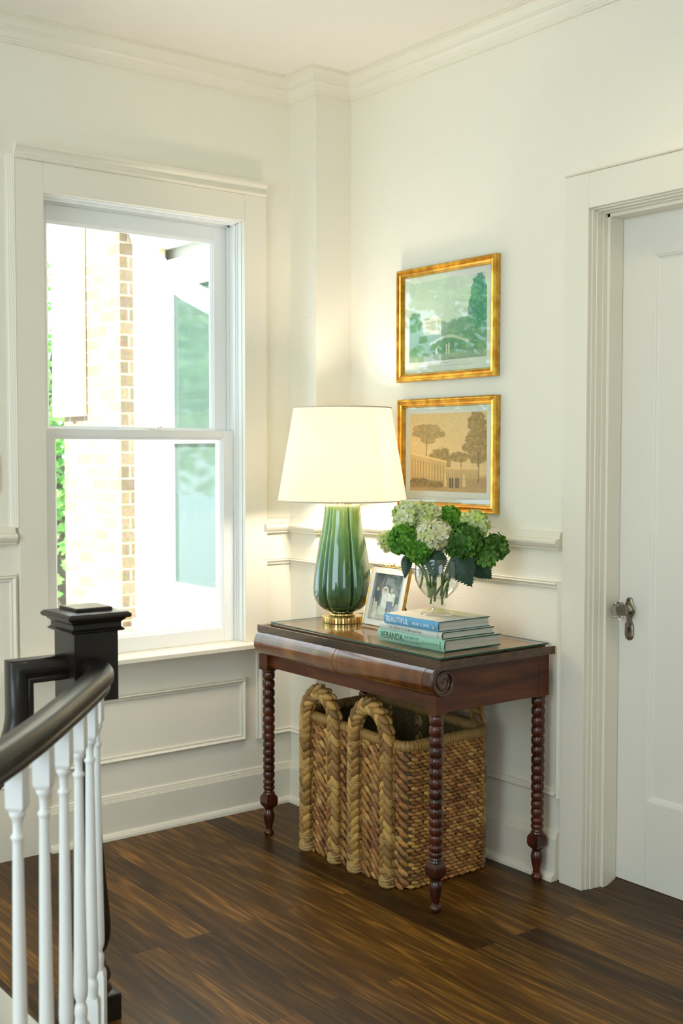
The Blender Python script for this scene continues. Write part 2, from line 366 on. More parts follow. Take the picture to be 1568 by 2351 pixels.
# ------------------------------------------------------------------ setting
H = 2.74; CA, CB = 0.1652, 0.1661                 # ceiling, chase depth along x and y
WL, WR, W1, W0 = -1.166, -0.3847, 2.2004, 0.6387  # window opening
FP = [(-1.64, 0.10), (-1.64, -1.225), (-1.66, -1.30), (-1.74, -1.41), (-1.81, -1.50), (-1.885, -1.595), (-1.97, -1.70), (-2.06, -1.80), (-2.16, -1.90), (-2.31, -2.04), (-2.46, -2.18), (-3.2, -2.75), (-4.7, -3.6), (-4.7, -6.3), (0.4, -6.3), (0.4, 0.10)]
struct(MB().poly(FP, -0.20, 0).build('floor', FLOOR, smooth=0), 'dark stained oak plank floor', 'floor')
struct(MB().box((-4.7, -6.3, H), (0.4, 0.2, H+0.12)).build('ceiling', CEIL, smooth=0), 'smooth off-white ceiling', 'ceiling')
wb = MB()
T = 0.16
wb.box((-4.7, 0, -1.8), (WL, T, H)); wb.box((WR, 0, -0.2), (0.3, T, H)); wb.box((WL, 0, -1.8), (WR, T, W0-0.02)); wb.box((WL, 0, W1), (WR, T, H))
struct(wb.build('wall_back', WALL, smooth=0), 'off-white wall holding the tall window', 'wall')
struct(MB().box((-CA, -CB, 0), (0, 0, H)).build('wall_corner', WALL, smooth=0), 'boxed-out chase in the corner of the room', 'wall')
DI, DT = -1.3388, 2.0774
wr = MB(); wr.box((0, DI, -0.2), (0.2, 0, H)); wr.box((0, -6.3, -0.2), (0.2, -2.20, H)); wr.box((0, -2.20, DT), (0.2, DI, H))
struct(wr.build('wall_right', WALL, smooth=0), 'textured off-white wall with pictures and the door', 'wall')
wl = MB(); wl.box((-4.8, -6.3, -1.8), (-4.7, -3.5, H)); wl.box((-4.8, -1.1, -1.8), (-4.7, 0.2, H)); wl.box((-4.8, -3.5, -1.8), (-4.7, -1.1, 0.5)); wl.box((-4.8, -3.5, 2.6), (-4.7, -1.1, H))  # opening added in this unseen wall to let soft fill light in
struct(wl.build('wall_left', WALL, smooth=0))
wf = MB(); wf.box((-4.7, -6.4, -0.2), (-4.4, -6.3, H)); wf.box((-2.2, -6.4, -0.2), (0.4, -6.3, H)); wf.box((-4.4, -6.4, -0.2), (-2.2, -6.3, 0.6)); wf.box((-4.4, -6.4, 2.4), (-2.2, -6.3, H))  # rear opening, also added for soft fill behind the camera
struct(wf.build('wall_front', WALL, smooth=0))

# crown moulding
CR = 2.6611
crp = [(0, 0), (.010, 0), (.010, .005), (.014, .007), (.015, .013), (.019, .015), (.022, .021), (.026, .030), (.033, .037), (.038, .038), (.038, .043), (.043, .045), (.046, .052), (.053, .061), (.063, .067), (.074, .069), (.074, .073), (.082, .0735), (.082, .079), (0, .079)]
PW = [(-4.7, 0), (-CA, 0), (-CA, -CB), (0, -CB), (0, -6.3)]
struct(MB().sweep([(x, y, CR) for x, y in PW], crp, (0, 0, 1)).build('trim_1', TRIM, smooth=20), 'stepped white crown moulding under the ceiling', 'moulding')
# baseboards with cap and shoe
bb = [(0, 0), (.0356, 0), (.0345, .009), (.029, .017), (.020, .021), (.018, .022), (.018, .128), (.0145, .129), (.0145, .1335), (.0115, .135), (.0115, .1405), (.0075, .142), (.0075, .148), (.004, .1525), (0, .1525)]
struct(MB().sweep([(-1.1672, 0, 0), (-CA, 0, 0), (-CA, -CB, 0), (0, -CB, 0), (0, -0.3, 0)], bb, (0, 0, 1)).build('baseboard_back', TRIM, smooth=20), 'white baseboard under the window wall', 'baseboard')
struct(MB().sweep([(0, -0.3, 0), (0, -1.232, 0)], bb, (0, 0, 1)).build('baseboard_right', TRIM, smooth=20), 'white baseboard behind the table', 'baseboard')
# plain skirt left of the baseboard, down the stairs
struct(MB().box((-4.7, -0.012, -1.8), (-1.1675, 0, 0.30)).build('trim_2', TRIM, bevel=.001), 'plain white stair skirt board', 'skirt board')
# chair rails
rail = [(0, 0), (.018, 0), (.0205, .003), (.0205, .006), (.0245, .008), (.031, .014), (.036, .022), (.036, .028), (.030, .034), (.022, .036), (.014, .037), (.014, .048), (.011, .051), (.011, .055), (0, .058)]
RZ = 1.043
struct(MB().sweep([(-0.300, 0, RZ), (-CA, 0, RZ), (-CA, -CB, RZ), (0, -CB, RZ), (0, -1.236, RZ)], rail, (0, 0, 1)).build('trim_3', TRIM, smooth=20), 'white chair rail running behind the lamp to the door', 'chair rail')
struct(MB().sweep([(-4.7, 0, RZ+.004), (-1.273, 0, RZ+.004)], rail, (0, 0, 1)).build('trim_4', TRIM, smooth=20), 'white chair rail left of the window', 'chair rail')
# wainscot panel moulds
pm = [(0, 0), (0, .0055), (.003, .0065), (.004, .004), (.006, .0105), (.0095, .0115), (.013, .009), (.0165, .0055), (.019, .0045), (.020, .0065), (.023, .0055), (.025, 0)]
pm = [(x, y*1.35) for x, y in pm]
pmh = [(y, -x) for x, y in pm]; pmu = [(y, x) for x, y in pm]
def corner_panel():
    m_ = MB(); zt, zb = 0.9457, 0.262
    for z, pr_ in ((zt, pmh), (zb, pmu)):
        m_.sweep([(-0.303, 0, z), (-CA, 0, z), (-CA, -CB, z), (0, -CB, z), (0, -1.2216, z)], pr_, (0, 0, 1))
    m_.sweep([(-0.303, 0, zb), (-0.303, 0, zt)], [(a, b_) for a, b_ in pm], (0, -1, 0), flip=True)
    m_.sweep([(0, -1.2216, zt), (0, -1.2216, zb)], pm, (-1, 0, 0), flip=True)
    return m_
struct(corner_panel().build('trim_5', TRIM, smooth=20), 'white panel moulding behind the table', 'panel moulding')
def rect_panel(x0, x1, z0, z1):
    return MB().sweep([(x0, 0, z0), (x1, 0, z0), (x1, 0, z1), (x0, 0, z1)], pm, (0, -1, 0), closed=True, flip=True)
struct(rect_panel(-1.150, -0.3762, 0.262, 0.5014).build('trim_6', TRIM, smooth=20), 'white panel moulding below the window sill', 'panel moulding')
struct(rect_panel(-2.60, -1.2669, 0.236, 0.9476).build('trim_7', TRIM, smooth=20), 'white panel moulding left of the window above the stairs', 'panel moulding')
# ribbed strip left of the casing
rb = MB().sweep([(-1.262, 0, 1.101), (-1.262, 0, 2.310)], [(0, 0), (0, .020), (.004, .022), (.006, .018), (.010, .017), (.012, .014), (.016, .013), (.018, .010), (.022, .009), (.026, .005), (.029, .004), (.029, 0)], (0, -1, 0), flip=True)
struct(rb.build('trim_8', TRIM, smooth=20), 'narrow ribbed moulding up the left side of the window casing', 'moulding')

# ------------------------------------------------------------------ window
win = bpy.data.objects.new('window_1', None); COL.objects.link(win); win.location = (-0.775, 0, W0); struct(win, 'white double-hung sash window', 'window')
win['label'] = 'tall white double-hung window looking on brick wing'
c = MB(); c.box((-1.262, -.020, W0), (WL, 0, 2.297)); c.box((WR, -.020, W0), (-0.287, 0, 2.297)); c.box((WL, -.020, W1), (WR, 0, 2.297))
c.build('casing', TRIM, win, bevel=.0015)
cap = MB().sweep([(-1.262, 0, 2.297), (-0.290, 0, 2.297)], [(0, 0), (.026, 0), (.030, .003), (.032, .007), (.031, .011), (.026, .014), (.021, .017), (.020, .022), (.024, .030), (.030, .036), (.036, .040), (.036, .050), (0, .050)], (0, 0, 1))
cap.build('casing_cap', TRIM, win, smooth=25)
j = MB()   # ribbed jambs
for y0, y1, d in ((0, .022, .0), (.022, .030, .006), (.030, .044, .010), (.080, .090, .010), (.132, .16, .020)):
    j.box((WR-d-.001, y0, W0), (WR+.001, y1, W1)); j.box((WL-.001, y0, W0), (WL+d+.001, y1, W1)); j.box((WL, y0, W1-d-.001), (WR, y1, W1+.001))
j.box((WR-.003, 0, W0), (WR, .16, W1)); j.box((WL, 0, W0), (WL+.003, .16, W1)); j.box((WL, 0, W1-.003), (WR, .16, W1))
j.build('jamb', SASH, win, bevel=.001)
sl = MB(); sl.box((-1.285, -.0853, .6205), (-.275, .0, W0)); sl.box((WL, 0, .6205), (WR, .17, W0))
sl.build('sill', TRIM, win, bevel=.003)
def sash(name, y0, y1, z0, z1, gx0, gx1, gz0, gz1):
    s_ = MB(); X0, X1 = WL+.004, WR-.004
    s_.box((X0, y0, z0), (gx0, y1, z1)); s_.box((gx1, y0, z0), (X1, y1, z1)); s_.box((gx0, y0, z0), (gx1, y1, gz0)); s_.box((gx0, y0, gz1), (gx1, y1, z1))
    o = s_.build(name, SASH, win, bevel=.0015)
    bd = MB().sweep([(gx0, y0, gz0), (gx1, y0, gz0), (gx1, y0, gz1), (gx0, y0, gz1)], [(0, -.004), (.003, -.006), (.005, -.009), (.009, -.012), (.009, -.02), (0, -.02)], (0, -1, 0), closed=True, flip=True)
    bd.build('glazing_bead', SASH, o, smooth=20)
    g = MB().box((gx0, (y0+y1)/2, gz0), (gx1, (y0+y1)/2+.003, gz1)).build('pane', PANE, o, smooth=0)
    return o
lo = sash('lower_sash', .045, .079, W0, 1.4285, -1.107, -.440, .690, 1.4025)
up = sash('upper_sash', .092, .130, 1.398, 2.192, -1.110, -.449, 1.43, 2.135)
lk = MB(); lk.box((-.735, .050, 1.4285), (-.690, .074, 1.433)); lk.lathe([(.010, 0), (.010, .006), (.006, .009)], (-.712, .062), 16, z0=1.433); lk.box((-.716, .030, 1.437), (-.706, .066, 1.442))
lk.build('sash_lock', SILVER, win)

# ------------------------------------------------------------------ door
dr = bpy.data.objects.new('door_1', None); COL.objects.link(dr); dr.location = (0.125, -1.7, 0.02); struct(dr, 'white panelled door with a glass knob', 'door')
DX = 0.123; DY0, DY1 = -2.14, -1.3555; PZ0, PZ1, PY0, PY1 = .285, 1.940, -2.02, -1.470
d = MB(); d.box((DX, PY1, .020), (DX+.038, DY1, 2.062)); d.box((DX, DY0, .020), (DX+.038, PY0, 2.062)); d.box((DX, PY0, .020), (DX+.038, PY1, PZ0)); d.box((DX, PY0, PZ1), (DX+.038, PY1, 2.062)); d.box((DX+.012, PY0, PZ0), (DX+.030, PY1, PZ1))
d.build('door_slab', DOORP, dr, bevel=.001)
MB().sweep([(DX, PY0, PZ0), (DX, PY1, PZ0), (DX, PY1, PZ1), (DX, PY0, PZ1)], [(0, 0), (.004, -.001), (.007, -.004), (.010, -.005), (.013, -.009), (.018, -.012), (0, -.012)], (-1, 0, 0), closed=True, flip=False).build('panel_moulding', DOORP, dr, smooth=20)
cs = MB(); cs.box((-.0155, DI, 0), (0, -1.2477, 2.1828)); cs.box((-.0155, -2.31, 0), (0, -2.22, 2.1828)); cs.box((-.0155, -2.22, DT), (0, DI, 2.1828))
struct(cs.build('trim_9', TRIM, bevel=.0015), 'flat white door casing', 'door casing')
struct(MB().sweep([(0, -1.2477, 2.1828), (0, -2.31, 2.1828)], [(0, 0), (.019, 0), (.021, .002), (.021, .005), (.017, .007), (0, .007)], (0, 0, 1)).build('trim_10', mat('cap_edge_paint', (0.78, 0.70, 0.58), 0.5), smooth=20), 'thin cream line of moulding on top of the door casing', 'moulding')
jb = MB()
for x0, x1, dd in ((0, .2, .0), (.017, .041, .004), (.041, .060, .007), (.060, .1215, .0165)):
    jb.box((x0, DI-dd-.004, 0), (x1, DI+.001, DT)); jb.box((x0, -2.22, DT-dd-.004), (x1, DI, DT+.001)); jb.box((x0, -2.221, 0), (x1, -2.216+dd, DT))
struct(jb.build('trim_11', TRIM, bevel=.001), 'stepped white door jamb', 'door jamb')
struct(MB().sweep([(.075, -2.22, 0), (.075, DI, 0)], [(0, 0), (.03, .010), (.05, .0185), (.12, .0185), (.12, 0)], (0, 0, 1)).build('trim_12', wood('threshold_wood', (.03, .016, .007), (.05, .028, .012), (.07, .04, .018), 4, (4, 1, 4), .35, .2), smooth=20), 'dark wood door threshold', 'threshold')
struct(MB().box((.165, -2.3, -.01), (.19, -1.25, 2.2)).build('wall_closet', DOORP))
# knob set
ky, kz = -1.4005, .866
pl = MB()
outl = [(0, .9045), (.008, .902), (.0115, .896), (.012, .889), (.016, .882), (.020, .874), (.0205, .866), (.019, .857), (.013, .848), (.0095, .842), (.0090, .832), (.0125, .825), (.0165, .819), (.0165, .788), (.013, .778), (.006, .7725), (0, .7715)]
pts = [(ky+a, z) for a, z in outl] + [(ky-a, z) for a, z in reversed(outl[1:-1])]
n_ = len(pts)
def ring(x, k): return [(x, ky+(y-ky)*k, kz-.03+(z-(kz-.03))*(1-(1-k)*.4)) for y, z in pts]
v = ring(DX, 1)+ring(DX-.003, 1)+ring(DX-.0055, .8)
f = [(i, (i+1) % n_, (i+1) % n_+n_, i+n_) for i in range(n_)]+[(i+n_, (i+1) % n_+n_, (i+1) % n_+2*n_, i+2*n_) for i in range(n_)]+[tuple(range(2*n_, 3*n_))]
pl.add(v, f)
ks = pl.build('escutcheon', PEWTER, dr, smooth=40)
def lathe_x(mb, prof, c, n=24, rf=None, mi=0):
    v = []; f = []; m_ = len(prof)
    for r, x in prof:
        for k in range(n):
            a = 2*PI*k/n; q = r*(rf(a, x) if rf else 1); v.append((c[0]-x, c[1]+q*math.cos(a), c[2]+q*math.sin(a)))
    for i in range(m_-1):
        for k in range(n): f.append((i*n+k, i*n+(k+1) % n, (i+1)*n+(k+1) % n, (i+1)*n+k))
    f += [tuple(range(n-1, -1, -1)), tuple((m_-1)*n+k for k in range(n))]
    return mb.add(v, f, mi)
lathe_x(MB(), [(.0165, 0), (.0165, .006), (.012, .010), (.0095, .014), (.0095, .020), (.0165, .024), (.017, .027), (.0125, .030)], (DX-.004, ky, kz), 28).build('knob_shank', PEWTER, dr)
lathe_x(MB(), [(.011, .0), (.017, .004), (.0255, .011), (.0275, .018), (.0255, .025), (.018, .030), (.009, .032)], (DX-.032, ky, kz), 24, rf=lambda a, x: 1+.05*(1 if int(a/(2*PI)*24+.5) % 2 else -1)).build('knob', CRYSTAL, dr, smooth=10)
kh = MB(); lathe_x(kh, [(.0042, .0), (.0042, .0004)], (DX-.0055, ky, .808), 14); kh.box((DX-.0060, ky-.0022, .795), (DX-.0054, ky+.0022, .808)); kh.build('keyhole', DARKHOLE, ks)
sw = MB(); [lathe_x(sw, [(.0028, 0), (.0026, .0012), (.001, .0018)], (DX-.0055, ky, z), 12) for z in (.896, .779)]; sw.build('screw', mat('screw_dark', (.05, .045, .035), .4, .8), ks)

# light switch at far left
ls = thing('light_switch', 'white light switch plate on the wall at the left edge of the photo', 'light switch', (-1.355, 0, 1.278))
MB().box((-1.391, -.006, 1.218), (-1.3194, 0, 1.338)).build('cover_plate', TRIM, ls, bevel=.002)
MB().box((-1.362, -.012, 1.262), (-1.350, -.005, 1.290)).build('toggle', TRIM, ls, bevel=.001)

# ------------------------------------------------------------------ console table
tb = thing('console_table', 'antique mahogany console table with rolled scroll front and bobbin-turned legs', 'table', (-.26, -.75, 0))
LX, LXB, LYL, LYR = -.482, -.052, -.316, -1.188
ap = MB()
ap.box((-.478, -1.211, .5915), (-.036, -1.188, .731)); ap.box((-.478, -.315, .5915), (-.036, -.293, .731)); ap.box((-.058, -1.19, .5915), (-.036, -.31, .731))
ap.box((-.490, -1.19, .600), (-.466, -.31, .700)); ap.box((-.480, -1.19, .715), (-.05, -.31, .731))
ap.build('apron', MAHOG, tb, bevel=.0008)
for x in (LX, LXB+.003):
    for y in (LYL, LYR):
        bl = MB()
        if x == LX: bl.box((x-.024, y-.0245, .590), (x+.024, y+.0245, .645))
        else: bl.box((x-.026, y-.0245, .590), (x+.018, y+.0245, .730))
        bl.build('leg_block', MAHOG, tb, bevel=.0008)
# rolled scroll front in sections
RC, RZc, RR = -.479, .684, .0465
def roll(y0, y1, rad=RR):
    m_ = MB(); v = []; n = 40; prof = []
    for k in range(n+1):
        a = math.radians(80+200*k/n); prof.append((RC+rad*math.cos(a), RZc+rad*math.sin(a)))
    prof += [(-.462, prof[-1][1]), (-.462, prof[0][1])]
    k = len(prof); v = [(x, y0, z) for x, z in prof]+[(x, y1, z) for x, z in prof]
    return m_.add(v, [tuple(range(k-1, -1, -1)), tuple(range(k, 2*k))]+[(i, (i+1) % k, (i+1) % k+k, i+k) for i in range(k)])
roll(-.330, -.2885).build('scroll_end', VENEER, tb, smooth=30)
roll(-1.213, -1.175).build('scroll_end', VENEER, tb, smooth=30)
roll(-.7405, -.3318, RR+.0006).build('drawer_front', VENEER, tb, smooth=30)
roll(-.7640, -.7425).build('drawer_divider', VENEER, tb, smooth=30)
roll(-1.1732, -.7660, RR+.0006).build('drawer_front', VENEER, tb, smooth=30)
# carved volute on the near end
vol = MB(); path = []
for k in range(90):
    t = k/89; a = math.radians(100+t*820); r = .0425*(1-t)**.85+.0035
    path.append((RC+.006*t+r*math.cos(a), -1.2135, RZc-.004*t+r*math.sin(a)))
vol.tube(path, lambda t: .0046*(1-t)+.0022, 8, squash=1)
vol.build('volute_carving', mat('carved_dark_wood', (.05, .014, .006), .35, coat=.4), tb, smooth=60)
# top with moulded edge
te = [(0, 0), (0, .001), (.006, .003), (.0075, .0055), (.006, .008), (.0015, .0095), (.0015, .010), (.0045, .011), (.0055, .0135), (.0035, .016), (-.002, .021), (-.008, .0235), (-.02, .0245), (-.02, 0)]
tp = MB(); tp.box((-.472, -1.195, .722), (-.030, -.315, .7463))
tp.sweep([(-.024, -.305, .722), (-.488, -.305, .722), (-.488, -1.2105, .722), (-.024, -1.2105, .722)][::1], te, (0, 0, 1), flip=True)
tt = tp.build('tabletop', [BEADW], tb, smooth=30)
MB().box((-.470, -1.194, .7455), (-.030, -.322, .7467)).build('tabletop_field', TOPW, tb)
# bobbin legs
def leg_prof():
    p_ = [(.017, .590), (.0235, .590), (.0235, .584), (.0185, .579), (.0155, .5765)]
    zc = [.5734, .5417, .5100, .4791, .4482, .4173, .3864, .3570, .3277, .2998, .2721, .2465, .2210, .1947, .1754]
    zc = [z-.0 for z in zc]
    for i, z in enumerate(zc):
        h = ((zc[i]-zc[i+1]) if i < len(zc)-1 else .019)/2; R_ = .0222-.0016*i/14; r_ = .0150
        for k in range(9):
            a = -PI/2+PI*k/8; zz = z-h*math.sin(a)*.98
            p_.append((r_+(R_-r_)*math.cos(a)**.75 if abs(math.cos(a)) > 1e-6 else r_, zz-.003))
    p_ += [(.0165, .158), (.0200, .156), (.0215, .151)]
    return [q for q in p_ if q[1] < .5901]
lower = [(.0175, .101), (.0155, .0975), (.0150, .094), (.0178, .088), (.0198, .079), (.0200, .072), (.0185, .060), (.0155, .046), (.0128, .034), (.0118, .0275), (.0135, .0265), (.0138, .0245), (.0115, .023), (.0125, .0215), (.0162, .018), (.0178, .012), (.0165, .006), (.012, .0)]
def block(mb, c):
    mb.square([(.0135, .1505), (.0205, .1415), (.0225, .134), (.0225, .117), (.0205, .1095), (.0135, .1005)], c)
    for z0, z1, zz in (): pass
for n, (x, y) in enumerate(((LX, LYL), (LX, LYR), (LXB, LYL), (LXB, LYR))):
    m_ = MB(); m_.lathe(leg_prof(), (x, y), 28); block(m_, (x, y)); m_.lathe(lower, (x, y), 28)
    m_.build('leg', LEGW, tb, smooth=40)

# glass top laid on the table, slightly askew
gt = thing('protective_glass', 'thin green-edged glass sheet lying on the console table', 'glass top', (-.25, -.75, .7467))
gp = [(-.458, -.293), (-.4845, -1.204), (-.020, -1.200), (-.012, -.300)]
g = MB(); n_ = 4; v = [(x, y, .7475) for x, y in gp]+[(x, y, .7525) for x, y in gp]
g.add(v, [(4, 5, 6, 7)], 0); g.build('sheet', TGLASS, gt, smooth=0, fixn=False)
g2 = MB(); g2.add(v, [(i, (i+1) % 4, (i+1) % 4+4, i+4) for i in range(4)]); g2.build('edge', EDGEG, gt, smooth=0)
TOPZ = .7526

# ------------------------------------------------------------------ lamp
LC = (-.255, -.4435)
lp = thing('table_lamp', 'table lamp with fluted green ceramic body and white drum shade', 'lamp', (*LC, TOPZ))
MB().lathe([(.070, 0), (.071, .002), (.071, .021), (.069, .023), (.050, .0235), (.043, .026), (.041, .031)], LC, 144, rf=lambda a, z: 1-.028*(math.cos(a*36) > .1), z0=TOPZ).build('foot', BRASS, lp, smooth=25)
bodyp = [(.038, 0), (.041, .004), (.050, .008), (.070, .018), (.087, .033), (.098, .052), (.1035, .072), (.1045, .090), (.103, .115), (.098, .16), (.090, .21), (.081, .26), (.070, .31), (.0635, .36), (.0620, .378), (.060, .383), (.040, .384)]
YAWD = math.degrees(math.atan2(-3.28, -2.52))       # direction from lamp to viewer side of the room
LOB0 = YAWD+22+30
def lobf(a, z):
    t = ((math.degrees(a)-LOB0) % 60)-30
    return 1-.10*math.exp(-(t/2.2)**2)-.07*math.exp(-(t/9.0)**2)
b_ = MB().lathe(bodyp, (0, 0), 240, rf=lobf)
bo = b_.build('ceramic_body', GLAZE, None, smooth=60); bo.location = (LC[0], LC[1], TOPZ+.030); bo.parent = lp; bo.matrix_parent_inverse = Matrix.Translation(-Vector(lp.location))
MB().lathe([(.034, 0), (.034, .007), (.030, .009), (.012, .010), (.009, .014), (.009, .05), (.014, .052), (.014, .08), (.006, .082), (.004, .30), (.009, .303), (.009, .318), (.003, .324)], LC, 32, z0=TOPZ+.4135).build('neck_and_socket', BRASS, lp)
MB().lathe([(.012, 0), (.018, .01), (.030, .035), (.033, .055), (.026, .078), (.008, .092)], LC, 24, z0=TOPZ+.50).build('bulb', mat('frosted_bulb_off_center', (.9, .88, .8), .4), lp)
sz0, sz1 = 1.181, 1.503; sb, st_ = .2262, .1705
def shadef():
    m_ = MB(); n = 96; rings = [(sb, sz0), (sb-(sb-st_)*.5, (sz0+sz1)/2), (st_, sz1), (st_-.0018, sz1), (sb-(sb-st_)*.5-.0018, (sz0+sz1)/2), (sb-.0018, sz0)]
    v = []
    for r_, z in rings: v += [(LC[0]+r_*math.cos(2*PI*k/n), LC[1]+r_*math.sin(2*PI*k/n), z) for k in range(n)]
    f = []
    for i in range(6):
        q = (i+1) % 6
        for k in range(n): f.append((i*n+k, i*n+(k+1) % n, q*n+(k+1) % n, q*n+k))
    return m_.add(v, f)
sh = shadef().build('lamp_shade', SHADE, lp, smooth=40)
BIND = mat('shade_binding', (.62, .56, .46), .8)
for r_, z in ((sb, sz0), (st_, sz1)): MB().tube([(LC[0]+r_*math.cos(2*PI*k/96), LC[1]+r_*math.sin(2*PI*k/96), z) for k in range(96)], .0022, 8, closed=True).build('rim_binding', BIND, sh)
sp_ = MB()
for a in (0.3, 0.3+2*PI/3, 0.3+4*PI/3): sp_.tube([(LC[0], LC[1], sz1-.03), (LC[0]+(st_-.002)*math.cos(a), LC[1]+(st_-.002)*math.sin(a), sz1-.006)], .0015, 6)
sp_.build('spider', BRASS, lp)
blb = light('lamp_bulb_glow', 'POINT', (LC[0], LC[1], TOPZ+.53), 29, (1.0, 0.85, 0.70), soft=0.06)

# ------------------------------------------------------------------ painted flat prints (grid mesh with a colour per point)
def painted(name, w_, h_, nx, ny, fn, place, parent):
    u, v_ = np.meshgrid(np.linspace(0, 1, nx), np.linspace(0, 1, ny)); c_ = fn(u, v_)
    pts_ = [place(a*w_, b2*h_) for a, b2 in zip(u.ravel(), v_.ravel())]
    f = [(j*nx+i, j*nx+i+1, (j+1)*nx+i+1, (j+1)*nx+i) for j in range(ny-1) for i in range(nx-1)]
    m_ = MB(); m_.v = pts_; m_.f = f; m_.m = [0]*len(f); m_.c = c_.reshape(-1, 3).tolist()
    return m_.build(name, PRINT, parent, smooth=0, attr=True, fixn=False)
def vnoise(u, v_, s, seed):
    r = np.random.default_rng(seed); g_ = r.random((64, 64)); x = (u*s) % 63; y = (v_*s) % 63
    i = x.astype(int); j_ = y.astype(int); fx = x-i; fy = y-j_; fx = fx*fx*(3-2*fx); fy = fy*fy*(3-2*fy)
    return (g_[j_, i]*(1-fx)+g_[j_, i+1]*fx)*(1-fy)+(g_[j_+1, i]*(1-fx)+g_[j_+1, i+1]*fx)*fy
def fbm(u, v_, s, seed): return sum(vnoise(u, v_, s*2**k, seed+k)/2**(k+1) for k in range(4))
def mixc(c_, m_, col): m_ = np.clip(m_, 0, 1)[..., None]; return c_*(1-m_)+np.array(col)*m_
def sm(x, w_=.01): return 1/(1+np.exp(np.clip(-x/w_, -40, 40)))
def base(u, col): return np.ones(u.shape+(3,))*np.array(col)
def blobtree(c_, u, v_, cx, cy, rx, ry, seed, col, col2, asp=1.25):
    d_ = ((u-cx)/rx)**2+((v_-cy)/ry)**2; n1 = fbm(u, v_, 22, seed); m_ = sm(1.15-d_-(n1-.5)*1.5, .05)
    n2 = fbm(u, v_, 40, seed+9); c_ = mixc(c_, m_, col); return mixc(c_, m_*sm(n2-.52, .03)*.7, col2)
def scene_mansion(u, v_):
    c_ = base(u, (.60, .68, .58)); c_ = mixc(c_, (fbm(u, v_, 4, 3)-.35)*1.3*(v_ > .4), (.74, .76, .70))
    c_ = mixc(c_, sm(.40+.05*np.sin(u*7+1)-v_, .01), (.30, .44, .34))
    c_ = blobtree(c_, u, v_, .07, .46, .09, .17, 20, (.20, .36, .27), (.32, .46, .33)); c_ = blobtree(c_, u, v_, .44, .40, .10, .08, 21, (.32, .45, .36), (.40, .52, .40))
    c_ = blobtree(c_, u, v_, .60, .36, .07, .13, 22, (.27, .42, .31), (.38, .50, .36)); c_ = blobtree(c_, u, v_, .72, .42, .10, .08, 26, (.25, .40, .30), (.36, .48, .36))
    h_ = (u > .19)*(u < .43)*(v_ > .32)*(v_ < .52); c_ = mixc(c_, h_*1.0, (.86, .86, .70))
    roof = (v_ > .52)*(v_ < .535)*(u > .18)*(u < .44); c_ = mixc(c_, roof*1., (.48, .54, .44))
    ped = (v_ > .52)*(v_ < .52+.055*np.clip(1-abs(u-.335)/.07, 0, 1)); c_ = mixc(c_, ped*1., (.84, .84, .68))
    col = h_*(v_ > .37)*(v_ < .50)*(((u*60) % 1) > .55)*(u > .27); c_ = mixc(c_, col*.8, (.34, .42, .34))
    for vy in (.36, .42, .48): c_ = mixc(c_, h_*(u < .27)*(abs(v_-vy) < .014)*(((u*45) % 1) > .5)*.8, (.36, .42, .35))
    c_ = blobtree(c_, u, v_, .90, .62, .10, .36, 23, (.13, .30, .24), (.22, .42, .33)); c_ = blobtree(c_, u, v_, .82, .50, .05, .16, 24, (.18, .34, .27), (.28, .46, .34))
    c_ = mixc(c_, sm(.33+.03*np.sin(u*9)-v_, .01)*.8, (.22, .36, .26)); c_ = mixc(c_, sm(.30-v_, .02)*(fbm(u, v_, 14, 31)-.2), (.13, .24, .16))
    pth = abs(v_-(.24+.05*np.sin((u-.35)*9))) < .018*(u > .28)*(u < .78); c_ = mixc(c_, pth*.9, (.58, .62, .50))
    c_ = mixc(c_, sm(.07+.02*u-v_, .008), (.36, .44, .34))
    for px_, t in ((.50, .30), (.53, .34), (.37, .22)): c_ = mixc(c_, (abs(u-px_) < .009)*(v_ > .07)*(v_ < .07+t*.4)*1., (.70, .68, .60))
    c_ = c_*(.9+.2*fbm(u, v_, 50, 77))[..., None]
    return np.clip((c_-.5)*1.2+.5, .02, .92)
